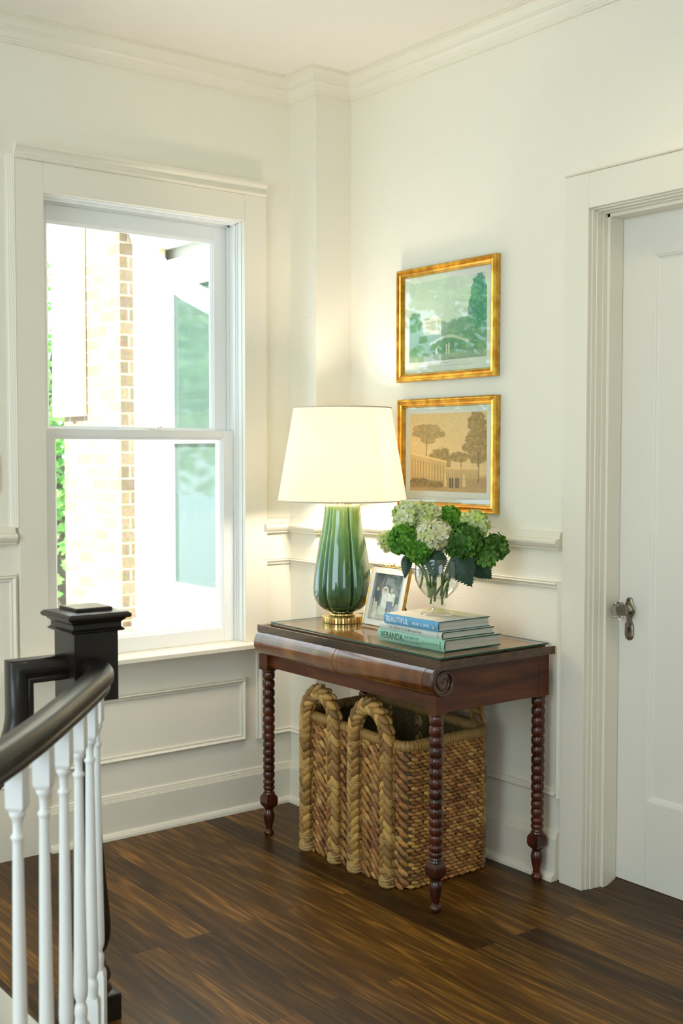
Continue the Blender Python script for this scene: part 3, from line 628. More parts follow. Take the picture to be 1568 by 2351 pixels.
def scene_garden(u, v_):
    c_ = base(u, (.56, .49, .36)); c_ = mixc(c_, (fbm(u, v_, 3, 5)-.3)*(v_ > .4), (.66, .57, .42)); c_ = mixc(c_, sm(v_-.8, .1)*.5, (.46, .42, .33))
    c_ = mixc(c_, sm(.20-v_, .01), (.36, .29, .20))
    # umbrella pine
    for (cx, cy, rx, ry, sd) in ((.24, .80, .18, .055, 1), (.16, .74, .12, .045, 2), (.33, .73, .13, .045, 3), (.24, .66, .10, .05, 4)):
        c_ = blobtree(c_, u, v_, cx, cy, rx, ry, 50+sd, (.32, .28, .19), (.42, .36, .24))
    c_ = mixc(c_, (abs(u-(.22+.05*(v_-.45))) < .007)*(v_ > .42)*(v_ < .70)*.9, (.27, .22, .15))
    for (cx, cy, rx, ry, sd) in ((.88, .86, .10, .13, 1), (.90, .68, .14, .14, 2), (.92, .50, .14, .14, 3), (.66, .44, .12, .06, 5), (.40, .40, .14, .15, 6), (.74, .56, .05, .05, 7)):
        c_ = blobtree(c_, u, v_, cx, cy, rx, ry, 60+sd, (.27, .23, .15), (.38, .32, .20))
    c_ = mixc(c_, (abs(u-.68) < .006)*(v_ > .16)*(v_ < .42)*.9, (.22, .18, .12)); c_ = mixc(c_, (abs(u-.90) < .012)*(v_ > .12)*(v_ < .5)*.9, (.20, .16, .11))
    ev = .50-.22*u; fac = (u < .50)*(v_ < ev)*(v_ > .14); c_ = mixc(c_, fac*.85, (.50, .42, .28)); c_ = mixc(c_, fac*(v_ > ev-.022)*.9, (.62, .54, .38))
    c_ = mixc(c_, fac*(v_ < ev-.07)*(((u*26) % 1) > .62)*.7, (.30, .24, .16))
    g2_ = (u > .48)*(u < .9)*(v_ > .17)*(v_ < .31); c_ = mixc(c_, g2_*.8, (.46, .39, .27)); c_ = mixc(c_, g2_*(((u*40) % 1) > .6)*(v_ < .27)*.6, (.26, .21, .14)); c_ = mixc(c_, g2_*(v_ > .295), (.58, .50, .36))
    c_ = blobtree(c_, u, v_, .12, .10, .14, .06, 90, (.19, .17, .09), (.32, .28, .15)); c_ = blobtree(c_, u, v_, .30, .08, .16, .05, 91, (.20, .17, .10), (.31, .26, .15))
    c_ = mixc(c_, sm(.05-v_, .01)*.7, (.42, .34, .24))
    for px_, dk in ((.54, .10), (.57, .09), (.62, .08), (.645, .09)):
        c_ = mixc(c_, (abs(u-px_) < .011)*(v_ > .05)*(v_ < .175)*1., (dk, dk*.8, dk*.6)); c_ = mixc(c_, (((u-px_)/.008)**2+((v_-.185)/.010)**2 < 1)*1., (.40, .30, .22))
    for px_ in (.48, .72): c_ = mixc(c_, (abs(u-px_) < .018)*(v_ > .07)*(v_ < .15)*1., (.54, .47, .34)); c_ = mixc(c_, (abs(u-px_) < .009)*(v_ > .15)*(v_ < .23)*1., (.56, .50, .38))
    c_ = np.clip((c_-.42)*1.35+.42, .02, 1)
    return np.clip(c_*np.array((1.38, 1.12, .74))*(.88+.24*fbm(u, v_, 50, 78))[..., None], 0, .92)  # sepia print tinted warmer, with the lampshade's orange reflection put into its colour
def wedding(u, v_):
    c_ = base(u, (.135, .15, .155)); c_ = mixc(c_, (fbm(u, v_, 6, 8)-.4)*1.2, (.20, .215, .21))
    c_ = mixc(c_, (abs(np.hypot((u-.95)*.9, v_-.72)-.62) < .012)*(u < .5)*(v_ > .5)*.7, (.38, .38, .32))
    for x0, x1 in ((.42, .80),): 
        c_ = mixc(c_, ((abs(u-x0) < .008)+(abs(u-x1) < .008))*(v_ > .62)*(v_ < .90)*.5, (.32, .33, .30)); c_ = mixc(c_, (abs(v_-.90) < .006)*(u > x0)*(u < x1)*.5, (.32, .33, .30))
    c_ = mixc(c_, sm(.30-.1*u-v_, .02)*.85, (.50, .50, .42)); c_ = mixc(c_, sm(.09-v_, .01)*.7, (.62, .62, .54))
    E_ = lambda cx, cy, rx, ry: ((u-cx)/rx)**2+((v_-cy)/ry)**2 < 1
    def trap(cx, z0, z1, w0, w1, sk=0): t = (v_-z0)/(z1-z0); return (v_ > z0)*(v_ < z1)*(abs(u-cx-sk*t) < (w0+(w1-w0)*t))
    # guest at left
    c_ = mixc(c_, trap(.10, .05, .46, .10, .07)*1., (.62, .62, .50)); c_ = mixc(c_, trap(.14, .38, .62, .06, .10)*1., (.09, .115, .14)); c_ = mixc(c_, E_(.12, .66, .045, .042)*1., (.45, .42, .33))
    # bride
    c_ = mixc(c_, E_(.40, .62, .125, .115)*1., (.60, .62, .54)); c_ = mixc(c_, trap(.40, .10, .56, .17, .085)*1., (.66, .68, .60)); c_ = mixc(c_, E_(.40, .63, .052, .060)*1., (.17, .15, .12)); c_ = mixc(c_, E_(.40, .615, .034, .044)*1., (.60, .54, .46))
    # groom
    c_ = mixc(c_, trap(.62, .10, .44, .09, .115)*1., (.10, .12, .14)); c_ = mixc(c_, trap(.625, .42, .60, .115, .12)*1., (.68, .69, .62)); c_ = mixc(c_, trap(.76, .33, .58, .022, .03, -.01)*1., (.68, .69, .62)); c_ = mixc(c_, E_(.625, .66, .040, .050)*1., (.58, .53, .45)); c_ = mixc(c_, E_(.625, .70, .042, .022)*1., (.50, .45, .34))
    c_ = mixc(c_, (abs(u-.625) < .028)*(abs(v_-.585) < .008)*1., (.05, .05, .05)); c_ = mixc(c_, (abs(u-.62) < .006)*(v_ > .10)*(v_ < .30)*1., (.45, .46, .40))
    # guests at right
    c_ = mixc(c_, trap(.90, .38, .56, .05, .045)*1., (.11, .135, .15)); c_ = mixc(c_, E_(.97, .63, .04, .05)*1., (.55, .55, .48)); c_ = mixc(c_, trap(.90, .12, .38, .07, .06)*(((u*45) % 1) > .4)*1., (.60, .60, .48))
    c_ = mixc(c_, trap(.28, .28, .50, .03, .03)*1., (.22, .28, .24))
    return c_

# gilt-framed pictures
frp = [(0, 0), (0, .022), (.004, .026), (.008, .026), (.010, .021), (.013, .022), (.018, .0255), (.023, .022), (.026, .015), (.0275, .015), (.029, .011), (.031, .007), (.031, 0)]
def picture(label, y0, y1, z0, z1, fn, text, tilt=0):
    t = thing('framed_print', label, 'picture', (0, (y0+y1)/2, z0), 'pair of gilt-framed landscape prints on the right wall')
    # loop in wall plane; y decreases to the right of the photo
    MB().sweep([(0, y0, z0), (0, y1, z0), (0, y1, z1), (0, y0, z1)], frp, (-1, 0, 0), closed=True, flip=True).build('gilt_frame', GOLD, t, smooth=25)
    a = .030
    MB().box((-.0075, y1+a, z0+a), (-.006, y0-a, z1-a)).build('mat_board', MATB, t, smooth=0)
    py0, py1, pz0, pz1 = y0-.055, y1+.055, z0+.068, z1-.052
    painted('print', py0-py1, pz1-pz0, 230, 170, fn, lambda a_, b_: (-.0079, py0-a_, pz0+b_), t)
    cp = MB(); x = py0-.06
    r = random.Random(3)
    while x > py1+.07:
        w_ = r.uniform(.006, .02); pth = [(-.0078, x-w_*k/6, pz0-.020+r.uniform(-.0013, .0013)) for k in range(7)]; cp.tube(pth, .00035, 4); x -= w_+.004
    cp.tube([(-.0078, (py0+py1)/2+.014-.028*k/8, pz0-.010+.0008*(-1)**k) for k in range(9)], .0004, 4)
    cp.build('caption', mat('caption_ink', (.30, .27, .2), .9), t)
    MB().box((-.0122, y1+.029, z0+.029), (-.0112, y0-.029, z1-.029)).build('glazing', PICGLASS, t, smooth=0)
    return t
picture('upper gilt-framed print of a country mansion among green trees', -.4585, -.958, 1.5985, 1.9955, scene_mansion, '')
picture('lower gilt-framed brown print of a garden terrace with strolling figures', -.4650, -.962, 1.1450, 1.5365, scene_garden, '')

# ------------------------------------------------------------------ wedding photo frame, leaning back
pf = thing('photo_frame', 'ivory and gilt tabletop frame holding a black-and-white wedding photograph', 'photo frame', (-.257, -.66, TOPZ))
ang = math.radians(14); FW, FH = .196, .207
Yf = -.5605; Xf = -.257
def fp(a_, b_, n_=0):     # a across (to the right), b up the frame, n out of the face
    return (Xf+b_*math.sin(ang)-n_*math.cos(ang), Yf-a_, TOPZ+.001+b_*math.cos(ang)+n_*math.sin(ang)+.004)
def fsweep(prof, a0, a1, b0, b1, name, mt, par):
    # build loop by hand in frame coordinates
    m_ = MB(); L_ = [(a0, b0, 1, 1), (a1, b0, -1, 1), (a1, b1, -1, -1), (a0, b1, 1, -1)]; v = []
    for (a_, b_, sa, sb_) in L_:
        for (x, y) in prof: v.append(fp(a_+sa*x, b_+sb_*x, y))
    k = len(prof); f = [(i*k+q, i*k+(q+1) % k, ((i+1) % 4)*k+(q+1) % k, ((i+1) % 4)*k+q) for i in range(4) for q in range(k)]
    m_.add(v, f); return m_.build(name, mt, par, smooth=25)
fsweep([(0, -.006), (0, .004), (.0015, .0055), (.003, .0045), (.003, -.006)], 0, FW, 0, FH, 'gilt_edge', GOLD, pf)
fsweep([(.003, -.006), (.003, .003), (.005, .004), (.024, .004), (.024, -.006)], 0, FW, 0, FH, 'frame_face', IVORY, pf)
fsweep([(.0235, -.006), (.0235, .0045), (.0250, .006), (.0265, .003), (.0275, -.002), (.0275, -.006)], 0, FW, 0, FH, 'silver_bezel', SILVER, pf)
a_ = .0265
painted('photograph', FW-2*a_, FH-2*a_, 150, 170, wedding, lambda x, z: fp(a_+x, a_+z, -.003), pf)
m_ = MB(); v = [fp(x, z, .0) for x, z in ((a_, a_), (FW-a_, a_), (FW-a_, FH-a_), (a_, FH-a_))]; m_.add(v, [(0, 1, 2, 3)]); m_.build('glazing', thin_glass('photo_glass', (1, 1, 1), 1.0), pf, smooth=0, fixn=False)
m_ = MB(); k = 0
v = [fp(.002, .002, -.006), fp(FW-.002, .002, -.006), fp(FW-.002, FH-.002, -.006), fp(.002, FH-.002, -.006), fp(.002, .002, -.009), fp(FW-.002, .002, -.009), fp(FW-.002, FH-.002, -.009), fp(.002, FH-.002, -.009)]
m_.add(v, [(0, 1, 2, 3), (7, 6, 5, 4), (0, 4, 5, 1), (1, 5, 6, 2), (2, 6, 7, 3), (3, 7, 4, 0)]); m_.build('backing', mat('backing_velvet', (.12, .07, .03), .9), pf)
m_ = MB(); p0 = fp(FW*.36, FH*.7, -.009); p1 = fp(FW*.64, FH*.7, -.009); q0 = (-.135, Yf-FW*.36, TOPZ+.001); q1 = (-.135, Yf-FW*.64, TOPZ+.001)
m_.add([p0, p1, q1, q0, (p0[0]+.003, p0[1], p0[2]), (p1[0]+.003, p1[1], p1[2]), (q1[0]+.003, q1[1], q1[2]), (q0[0]+.003, q0[1], q0[2])], [(0, 1, 2, 3), (4, 5, 6, 7), (0, 4, 7, 3), (1, 5, 6, 2), (3, 2, 6, 7), (0, 1, 5, 4)]); m_.build('easel_back', mat('easel_leather', (.10, .06, .03), .8), pf)
m_ = MB()
for s_ in (-1, 1):     # bow crest
    m_.tube([fp(FW/2+s_*(.004+.009*math.sin(PI*k/10)*1.0+.004*k/10), FH+.003+.0085*math.sin(PI*k/10)+.001, .002) for k in range(11)], .0012, 6)
    m_.tube([fp(FW/2+s_*(.003+.0032*k), FH+.0022+.002*math.sin(k*1.9), .002) for k in range(11)], .0013, 6)
    for k in range(4): m_.ell(fp(FW/2+s_*(.017+.0055*k), FH+.0045-.0006*k, .002), ((0, .0030, .0012), (0, 0, .0022), (.0012, 0, 0)), 6, 4)
m_.ell(fp(FW/2, FH+.005, .003), ((0, .003, 0), (0, 0, .003), (.002, 0, 0)), 8, 5)
m_.build('bow_crest', mat('dark_gilt', (.50, .32, .10), .35, 1.0), pf)

# ------------------------------------------------------------------ books
def text(parent, name, body_, size, loc, col, align='LEFT', sx=1.0, rotz=-PI/2, vertical=False, bold=0.0, shear=0):
    cu = bpy.data.curves.new(name, 'FONT'); cu.body = body_; cu.size = size; cu.align_x = align; cu.align_y = 'CENTER'; cu.extrude = .0002; cu.offset = bold; cu.shear = shear
    tmp = bpy.data.objects.new(name, cu); COL.objects.link(tmp)
    bpy.context.view_layer.update(); dg = bpy.context.evaluated_depsgraph_get()
    me = bpy.data.meshes.new_from_object(tmp.evaluated_get(dg)); bpy.data.objects.remove(tmp)
    o = bpy.data.objects.new(name, me); COL.objects.link(o); me.materials.clear(); me.materials.append(col)
    # text plane faces -x: text x -> -y, text y -> +z
    Mx = Matrix(((0, 0, -1), (-1, 0, 0), (0, 1, 0))).to_4x4()
    if vertical: Mx = Mx @ Matrix.Rotation(PI/2, 4, 'Z')
    me.transform(Matrix.Translation(loc) @ Mx @ Matrix.Diagonal((sx, 1, 1, 1)))
    o.parent = parent; o.matrix_parent_inverse = Matrix.Translation(-Vector(parent.location))
    return o
def book(label, x0, x1, y0, y1, z0, z1, cover, boardedge, top=None, rot=0):
    t = thing('book', label, 'book', ((x0+x1)/2, (y0+y1)/2, z0), 'stack of three hardback books under the vase')
    th = .003; n = 10
    # dust jacket: spine (rounded) plus both boards
    prof = [(x1, z0), (x0+.004, z0)]+[(x0+.004-.004*math.sin(PI*k/n), z0+(z1-z0)*k/n) for k in range(1, n)]+[(x0+.004, z1), (x1, z1), (x1, z1-th), (x0+.006, z1-th), (x0+.006, z0+th), (x1, z0+th)]
    k = len(prof); v = [(x, y0, z) for x, z in prof]+[(x, y1, z) for x, z in prof]
    q = MB(); q.add(v, [tuple(range(k-1, -1, -1)), tuple(range(k, 2*k))], 1); q.add(v, [(i, (i+1) % k, (i+1) % k+k, i+k) for i in range(k)], 0)
    cv = q.build('cover', [cover, boardedge], t, smooth=30)
    pg = MB(); pg.box((x0+.006, y1+.0035, z0+th), (x1-.004, y0-.0035, z1-th)); pg.build('pages', PAPER, t, smooth=0)
    if top:
        painted('cover_picture', x1-x0-.006, y0-y1, 90, 90, top, lambda a_, b_: (x0+.005+a_, y0-b_, z1+.0003), t)
    return t
TEAL = mat('mint_jacket', (.30, .55, .42), .35, coat=.3); TEALD = mat('dark_green_board', (.012, .06, .045), .5)
WHT = mat('white_jacket', (.62, .66, .62), .4, coat=.2); BRN = mat('brown_board', (.06, .045, .03), .7)
BLU = mat('blue_jacket', (.095, .36, .62), .35, coat=.3); BLUD = mat('teal_board', (.05, .12, .13), .5)
INK = mat('dark_ink', (.03, .10, .08), .6); GINK = mat('grey_ink', (.22, .24, .23), .6); WINK = mat('white_ink', (.80, .86, .88), .5); TINK = mat('soft_green_ink', (.13, .33, .25), .6)
b3 = book('mint green book, lowest of the stack under the vase', -.4055, -.168, -.822, -1.136, TOPZ, TOPZ+.0345, TEAL, TEALD)
z3 = TOPZ+.0172
text(b3, 'spine_title', 'VERANDA', .030, (-.4058, -.838, z3+.001), INK, sx=.80)
text(b3, 'spine_subtitle', 'THE ART OF', .0125, (-.4058, -.952, z3+.006), TINK); text(b3, 'spine_subtitle', 'OUTDOOR LIVING', .0125, (-.4058, -.934, z3-.006), TINK, sx=.95)
text(b3, 'spine_author', 'LISA NEWSOM', .012, (-.4058, -1.034, z3-.001), TINK); text(b3, 'spine_publisher', 'RIZZOLI', .0065, (-.4058, -1.119, z3), INK, 'CENTER', vertical=True)
Z2 = TOPZ+.0345
b2 = book('slim white book between the mint and the blue book', -.399, -.178, -.822, -1.118, Z2, Z2+.0215, WHT, BRN)
text(b2, 'spine_title', 'THE FRENCH DOG', .0125, (-.3993, -.868, Z2+.0108), GINK); text(b2, 'spine_author', 'Rachael Hale', .0115, (-.3993, -.966, Z2+.0106), GINK, shear=.3)
text(b2, 'spine_publisher', 'ACP', .0075, (-.3993, -1.102, Z2+.0108), GINK, 'CENTER', vertical=True)
Z1 = Z2+.0215
def covertop(u, v_):
    c_ = base(u, (.66, .62, .50)); n1 = fbm(u, v_, 8, 41); c_ = mixc(c_, sm(u-.72+(n1-.5)*.4, .04), (.42, .42, .12)); c_ = mixc(c_, sm(n1-.56, .03)*(u > .35)*.6, (.50, .40, .22)); c_ = mixc(c_, sm(v_-.55, .1)*sm(u-.3, .1)*.5, (.45, .52, .50)); return c_
b1 = book('blue-spined book on top of the stack, carrying the vase', -.404, -.186, -.852, -1.107, Z1, Z1+.0310, BLU, BLUD, top=covertop)
z1_ = Z1+.0155
bt = text(b1, 'spine_title', 'BEAUTIFUL', .0255, (-.4043, -.863, z1_), WINK, sx=.86, bold=.0002); text(b1, 'spine_author', 'MARK D. SIKES', .0125, (-.4043, -.990, z1_-.002), WINK, sx=.95)
m_ = MB(); m_.tube([(-.4044, -1.085-.004*math.cos(k*.55), z1_-.004+.0016*k) for k in range(9)], .0007, 5); m_.ell((-.4043, -1.086, z1_-.005), ((0, .005, .002), (0, -.001, .003), (.0004, 0, 0)), 8, 5); m_.build('spine_emblem', mat('beige_ink', (.55, .52, .40), .6), b1)
VZ = Z1+.0310+.0006

# ------------------------------------------------------------------ vase
VC = (-.288, -.978)
vs = thing('glass_vase', 'clear footed glass vase etched with tiny stars on top of the books', 'vase', (*VC, VZ))
vp = [(.0, .0), (.053, .0), (.0545, .002), (.050, .005), (.034, .010), (.0215, .016), (.0175, .020), (.0235, .025), (.0255, .031), (.0225, .037), (.0195, .042), (.0215, .047), (.034, .056), (.050, .070), (.063, .088), (.071, .108), (.0735, .128), (.0725, .150), (.0690, .168), (.0675, .176)]
vin = [(.0660, .176), (.0675, .168), (.0710, .150), (.072, .128), (.0695, .108), (.0615, .088), (.0485, .071), (.032, .058), (.018, .050), (.0, .047)]
MB().lathe(vp+vin, VC, 64, z0=VZ, caps=False).build('glass_body', VASEG, vs, smooth=60)
m_ = MB()
for k in range(16):
    a = math.radians(200+k*23.7); z = .092+.05*((k*7) % 5)/5; r_ = np.interp(z, [.088, .108, .128, .150], [.063, .071, .0735, .0725])+.0004
    c_ = Vector((VC[0]+r_*math.cos(a), VC[1]+r_*math.sin(a), VZ+z)); tn = Vector((-math.sin(a), math.cos(a), 0)); up_ = Vector((0, 0, 1))
    for q in range(4):
        d_ = tn*math.cos(q*PI/4)+up_*math.sin(q*PI/4); e_ = d_.cross(Vector((math.cos(a), math.sin(a), 0)))
        m_.ell(c_, (d_*.0045, e_*.0004, Vector((math.cos(a), math.sin(a), 0))*.0002), 4, 4)
m_.build('etched_stars', mat('etched_frost', (.50, .52, .50), .7), vs)

# hydrangeas
def florets(c_, R_, n, cols, seed, squash=.86):
    m_ = MB(); r = random.Random(seed); c_ = Vector(c_)
    for i in range(n):
        z = 1-2*(i+.5)/n; a = i*2.39996+r.uniform(-.2, .2); q = math.sqrt(max(0, 1-z*z)); d_ = Vector((q*math.cos(a), q*math.sin(a), z))
        rr = R_*r.uniform(.80, 1.04); o_ = c_+Vector((d_.x, d_.y, d_.z*squash))*rr; d2 = (d_+Vector((r.uniform(-.35, .35), r.uniform(-.35, .35), r.uniform(-.35, .35)))).normalized()
        t1 = d2.orthogonal().normalized(); t2 = d2.cross(t1); ph = r.uniform(0, PI); s_ = .0142*r.uniform(.8, 1.25)
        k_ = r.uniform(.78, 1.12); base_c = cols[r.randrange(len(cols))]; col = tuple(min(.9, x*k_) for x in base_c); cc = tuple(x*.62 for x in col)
        for p_ in range(4):
            b0 = ph+p_*PI/2; e1 = t1*math.cos(b0)+t2*math.sin(b0); e2 = d2.cross(e1); lift = r.uniform(.10, .45)
            P_ = [o_, o_+e1*s_*.45+e2*s_*.42+d2*s_*lift*.5, o_+e1*s_*1.0+e2*s_*.40+d2*s_*lift, o_+e1*s_*1.16+d2*s_*(lift+.12), o_+e1*s_*1.0-e2*s_*.40+d2*s_*lift, o_+e1*s_*.45-e2*s_*.42+d2*s_*lift*.5, o_+e1*s_*.62+d2*s_*(lift*.45)]
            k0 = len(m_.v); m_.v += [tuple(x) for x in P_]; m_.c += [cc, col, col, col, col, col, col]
            for a1, b1_ in ((0, 1), (1, 2), (2, 3), (3, 4), (4, 5), (5, 0)): m_.f.append((k0+6, k0+a1, k0+b1_)); m_.m.append(0)
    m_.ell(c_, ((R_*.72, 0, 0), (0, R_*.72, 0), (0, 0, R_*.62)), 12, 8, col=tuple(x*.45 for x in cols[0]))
    return m_
def leafmesh(b_, t_, wd, normal, fold=.25, seed=0):
    r = random.Random(seed); b_ = Vector(b_); t_ = Vector(t_); ax = t_-b_; L_ = ax.length; ax.normalize(); n_ = Vector(normal); n_ = (n_-ax*n_.dot(ax)).normalized(); sd_ = ax.cross(n_)
    m_ = MB(); K = 28; J = 8; v = []
    for i in range(K+1):
        t = i/K; w_ = wd*(math.sin(PI*min(1, t*1.02)**.72)**.9 if t < .98 else .02)*(1-.25*t); ser = (.09*wd*((i % 2)*2-1)) if 0 < i < K-1 else 0
        for j_ in range(-J//2, J//2+1):
            q = j_/(J/2); ww = w_+(ser if abs(q) == 1 else 0); vein = .0014*math.cos((t*15-abs(q)*3)*PI)
            p_ = b_+ax*(L_*t)+sd_*(q*ww)+n_*(-abs(q)*ww*fold+vein*(1-abs(q)*.3)-.10*L_*math.sin(PI*t)*-.5); v.append(tuple(p_))
    W_ = J+1
    f = [(i*W_+j_, i*W_+j_+1, (i+1)*W_+j_+1, (i+1)*W_+j_) for i in range(K) for j_ in range(J)]
    return m_.add(v, f)
CRM = [(.84, .84, .50), (.88, .88, .62), (.72, .78, .34), (.90, .88, .68)]; LIM = [(.66, .78, .28), (.76, .84, .42), (.56, .70, .18), (.84, .88, .56)]
GRN = [(.10, .32, .020), (.15, .40, .030), (.07, .25, .020), (.21, .46, .05)]; DGR = [(.07, .22, .022), (.11, .29, .03), (.055, .17, .02), (.18, .36, .06)]
LFC = (-.60, -.78, .2)
HY = [('cream-green hydrangea at the upper left of the bouquet, nearest the lamp shade', (-.334, -.886, 1.148), .047, LIM, (-.345, -.958, .925), []),
      ('cream-green hydrangea behind the central cream bloom, under the lower print', (-.288, -.922, 1.146), .045, LIM, (-.300, -.970, .905), []),
      ('large cream-white hydrangea drooping at the middle front of the bouquet', (-.315, -.984, 1.088), .058, CRM, (-.295, -.972, .880), [((-.328, -1.012, 1.048), (-.348, -1.028, .958), .042, LFC)]),
      ('small pale cream hydrangea at the far left of the bouquet', (-.365, -.842, 1.066), .036, CRM+LIM, (-.330, -1.000, .905), []),
      ('pale lime hydrangea at the upper right of the bouquet', (-.168, -1.012, 1.118), .048, LIM, (-.262, -.990, .890), []),
      ('mid-green hydrangea at the left front of the bouquet', (-.384, -.928, 1.074), .046, GRN, (-.322, -.975, .895), [((-.372, -.930, 1.030), (-.388, -.936, .952), .020, LFC)]),
      ('small mid-green hydrangea low at the centre left over the vase rim', (-.362, -.973, 1.041), .038, GRN, (-.305, -.965, .872), []),
      ('green hydrangea poking up at the top middle of the bouquet', (-.214, -.940, 1.136), .042, GRN, (-.275, -.985, .868), []),
      ('largest dark green hydrangea at the right front of the bouquet', (-.240, -1.041, 1.070), .060, DGR, (-.262, -.965, .895), [((-.276, -1.045, 1.030), (-.237, -1.080, .930), .050, LFC)]),
      ('dark green hydrangea hanging low at the right of the bouquet', (-.172, -1.058, 1.028), .048, DGR, (-.282, -.992, .885), [((-.21, -1.066, 1.008), (-.150, -1.078, .950), .040, LFC)]),
      ('dark green hydrangea at the far right end of the bouquet', (-.112, -1.050, 1.048), .041, DGR, (-.290, -.962, .890), [])]
for i, (lb, c_, R_, cols, foot, lv) in enumerate(HY):
    t = thing('hydrangea', lb, 'flower', foot, 'hydrangeas in the glass vase')
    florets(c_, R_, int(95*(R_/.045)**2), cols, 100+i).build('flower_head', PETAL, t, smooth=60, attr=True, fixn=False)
    rim = Vector((VC[0]+(c_[0]-VC[0])*.28, VC[1]+(c_[1]-VC[1])*.28, VZ+.165)); A_ = Vector(foot); B_ = Vector(c_); pth = []
    for k in range(13):
        q = k/12; pth.append(A_*(1-q)**2+rim*2*q*(1-q)+B_*q*q)
    sm_ = MB(); sm_.tube(pth, .0032+.0006*(i % 3), 8); sm_.ell(pth[2], ((.0055, 0, 0), (0, .0055, 0), (0, 0, .003)), 8, 5)
    sm_.build('stem', STEM, t, smooth=60)
    for k, (b_, tp_, wd, nm) in enumerate(lv): leafmesh(b_, tp_, wd, nm, seed=i).build('leaf', LEAF, t, smooth=60, fixn=False)
t = bpy.data.objects  # extra leaf tucked behind the right blooms

# ------------------------------------------------------------------ basket
bk = thing('log_basket', 'large rectangular woven basket with braided handles under the table', 'basket', (-.27, -.737, 0))
BX0, BX1, BY0, BY1, BRd = -.452, -.098, -1.012, -.462, .045
def perim(s_, inset=0):
    x0, x1, y0, y1, r_ = BX0+inset, BX1-inset, BY0+inset, BY1-inset, BRd-inset*.6
    Lx, Ly, q = x1-x0-2*r_, y1-y0-2*r_, PI*r_/2; tot = 2*Lx+2*Ly+4*q; s_ = (s_ % 1)*tot
    # start at front-left corner going right along the front (towards -y)
    segs = (('l', Ly), ('c', q), ('l', Lx), ('c', q), ('l', Ly), ('c', q), ('l', Lx), ('c', q))
    st = [((x0, y1-r_), (0, -1)), ((x0+r_, y0+r_), 180), ((x0+r_, y0), (1, 0)), ((x1-r_, y0+r_), 270), ((x1, y0+r_), (0, 1)), ((x1-r_, y1-r_), 0), ((x1-r_, y1), (-1, 0)), ((x0+r_, y1-r_), 90)]
    for (ty, ln_), (a_, b_) in zip(segs, st):
        if s_ <= ln_:
            if ty == 'l':
                p_ = Vector((a_[0]+b_[0]*s_, a_[1]+b_[1]*s_, 0)); tn = Vector((b_[0], b_[1], 0))
            else:
                th = math.radians(b_)+s_/r_; p_ = Vector((a_[0]+r_*math.cos(th), a_[1]+r_*math.sin(th), 0)); tn = Vector((-math.sin(th), math.cos(th), 0))
            return p_, tn, Vector((tn.y, -tn.x, 0))
        s_ -= ln_
    return Vector((x0, y1-r_, 0)), Vector((0, -1, 0)), Vector((-1, 0, 0))
PL = 2*(BX1-BX0+BY1-BY0)-8*BRd+2*PI*BRd
def ztop(p_):   # rim is lowest at the near front corner
    return .446+.020*(p_.y-BY0)/(BY1-BY0)+.006*(p_.x-BX0)/(BX1-BX0)
wv = MB(); r = random.Random(5)
STC = [(.42, .235, .075), (.50, .30, .10), (.34, .17, .05), (.56, .36, .13), (.26, .125, .04), (.47, .24, .065)]
for face, ROWS, NS in (('front', 29, 58), ('side', 38, 74)):   # chunkier stitches on the long front, finer round the sides
    for j_ in range(ROWS):
        for k in range(NS):
            s_ = (k+.5*(j_ % 2)+r.uniform(-.05, .05))/NS; p_, tn, nm = perim(s_); front = nm.x < -.55
            if front != (face == 'front'): continue
            H_ = ztop(p_); z = (j_+.55)/ROWS*(H_-.016)+.002
            tilt = (-.62 if front else -.15)+r.uniform(-.10, .10)
            a_ = tn*math.cos(tilt)+Vector((0, 0, 1))*math.sin(tilt); b_ = nm.cross(a_)
            L_ = PL/NS*(.66 if front else .60)*r.uniform(.92, 1.06); hgt = H_/ROWS*(.62 if front else .62)*r.uniform(.88, 1.08)
            band = .5+.5*math.sin(s_*PL*26+1.3*math.sin(j_*.2)); kk = .86*r.uniform(.68, 1.2)*(.9+.2*band)
            cc = STC[r.randrange(6)]; cc = (cc[0]*kk*1.05, cc[1]*kk*(.81+.14*band), cc[2]*kk*.74)
            out = p_+nm*(.004 if (j_+k) % 2 else .0005)
            wv.ell((out.x, out.y, z), (a_*L_, b_*hgt, nm*.0072), 9, 6, col=cc)
K = 96; sv = []; 
for off in (.001, .006):
    for zf in (0, 1):
        for k in range(K): p_, tn, nm = perim(k/K, off); sv.append((p_.x, p_.y, .004 if zf == 0 else ztop(p_)-.006))
sf = []
for k in range(K):
    q = (k+1) % K; sf += [(k, q, K+q, K+k), (2*K+k, 3*K+k, 3*K+q, 2*K+q), (K+k, K+q, 3*K+q, 3*K+k)]
sf.append(tuple(2*K+k for k in range(K)))
wv.add(sv, sf, 0, (.12, .07, .024))
wv.build('woven_wall', STRAW, bk, smooth=60, attr=True, fixn=False)
rm = MB(); K = 620; n = 10; v = []; cl = []
for k in range(K):
    p_, tn, nm = perim(k/K, .003); H_ = ztop(p_); rr = .0175+.0013*math.sin(k/K*2*PI*155)+r.uniform(-.0002, .0003)
    kk = .75+.35*(math.sin(k/K*2*PI*155)*.5+.5)*r.uniform(.8, 1.1)
    for q in range(n):
        a_ = 2*PI*q/n; v.append(tuple(p_+nm*math.cos(a_)*rr+Vector((0, 0, H_-.002+math.sin(a_)*rr)))); cl.append((.38*kk, .215*kk, .062*kk))
rm.v = v; rm.c = cl
for k in range(K):
    for q in range(n): rm.f.append((k*n+q, k*n+(q+1) % n, ((k+1) % K)*n+(q+1) % n, ((k+1) % K)*n+q)); rm.m.append(0)
rm.build('wrapped_rim', STRAW, bk, smooth=60, attr=True)
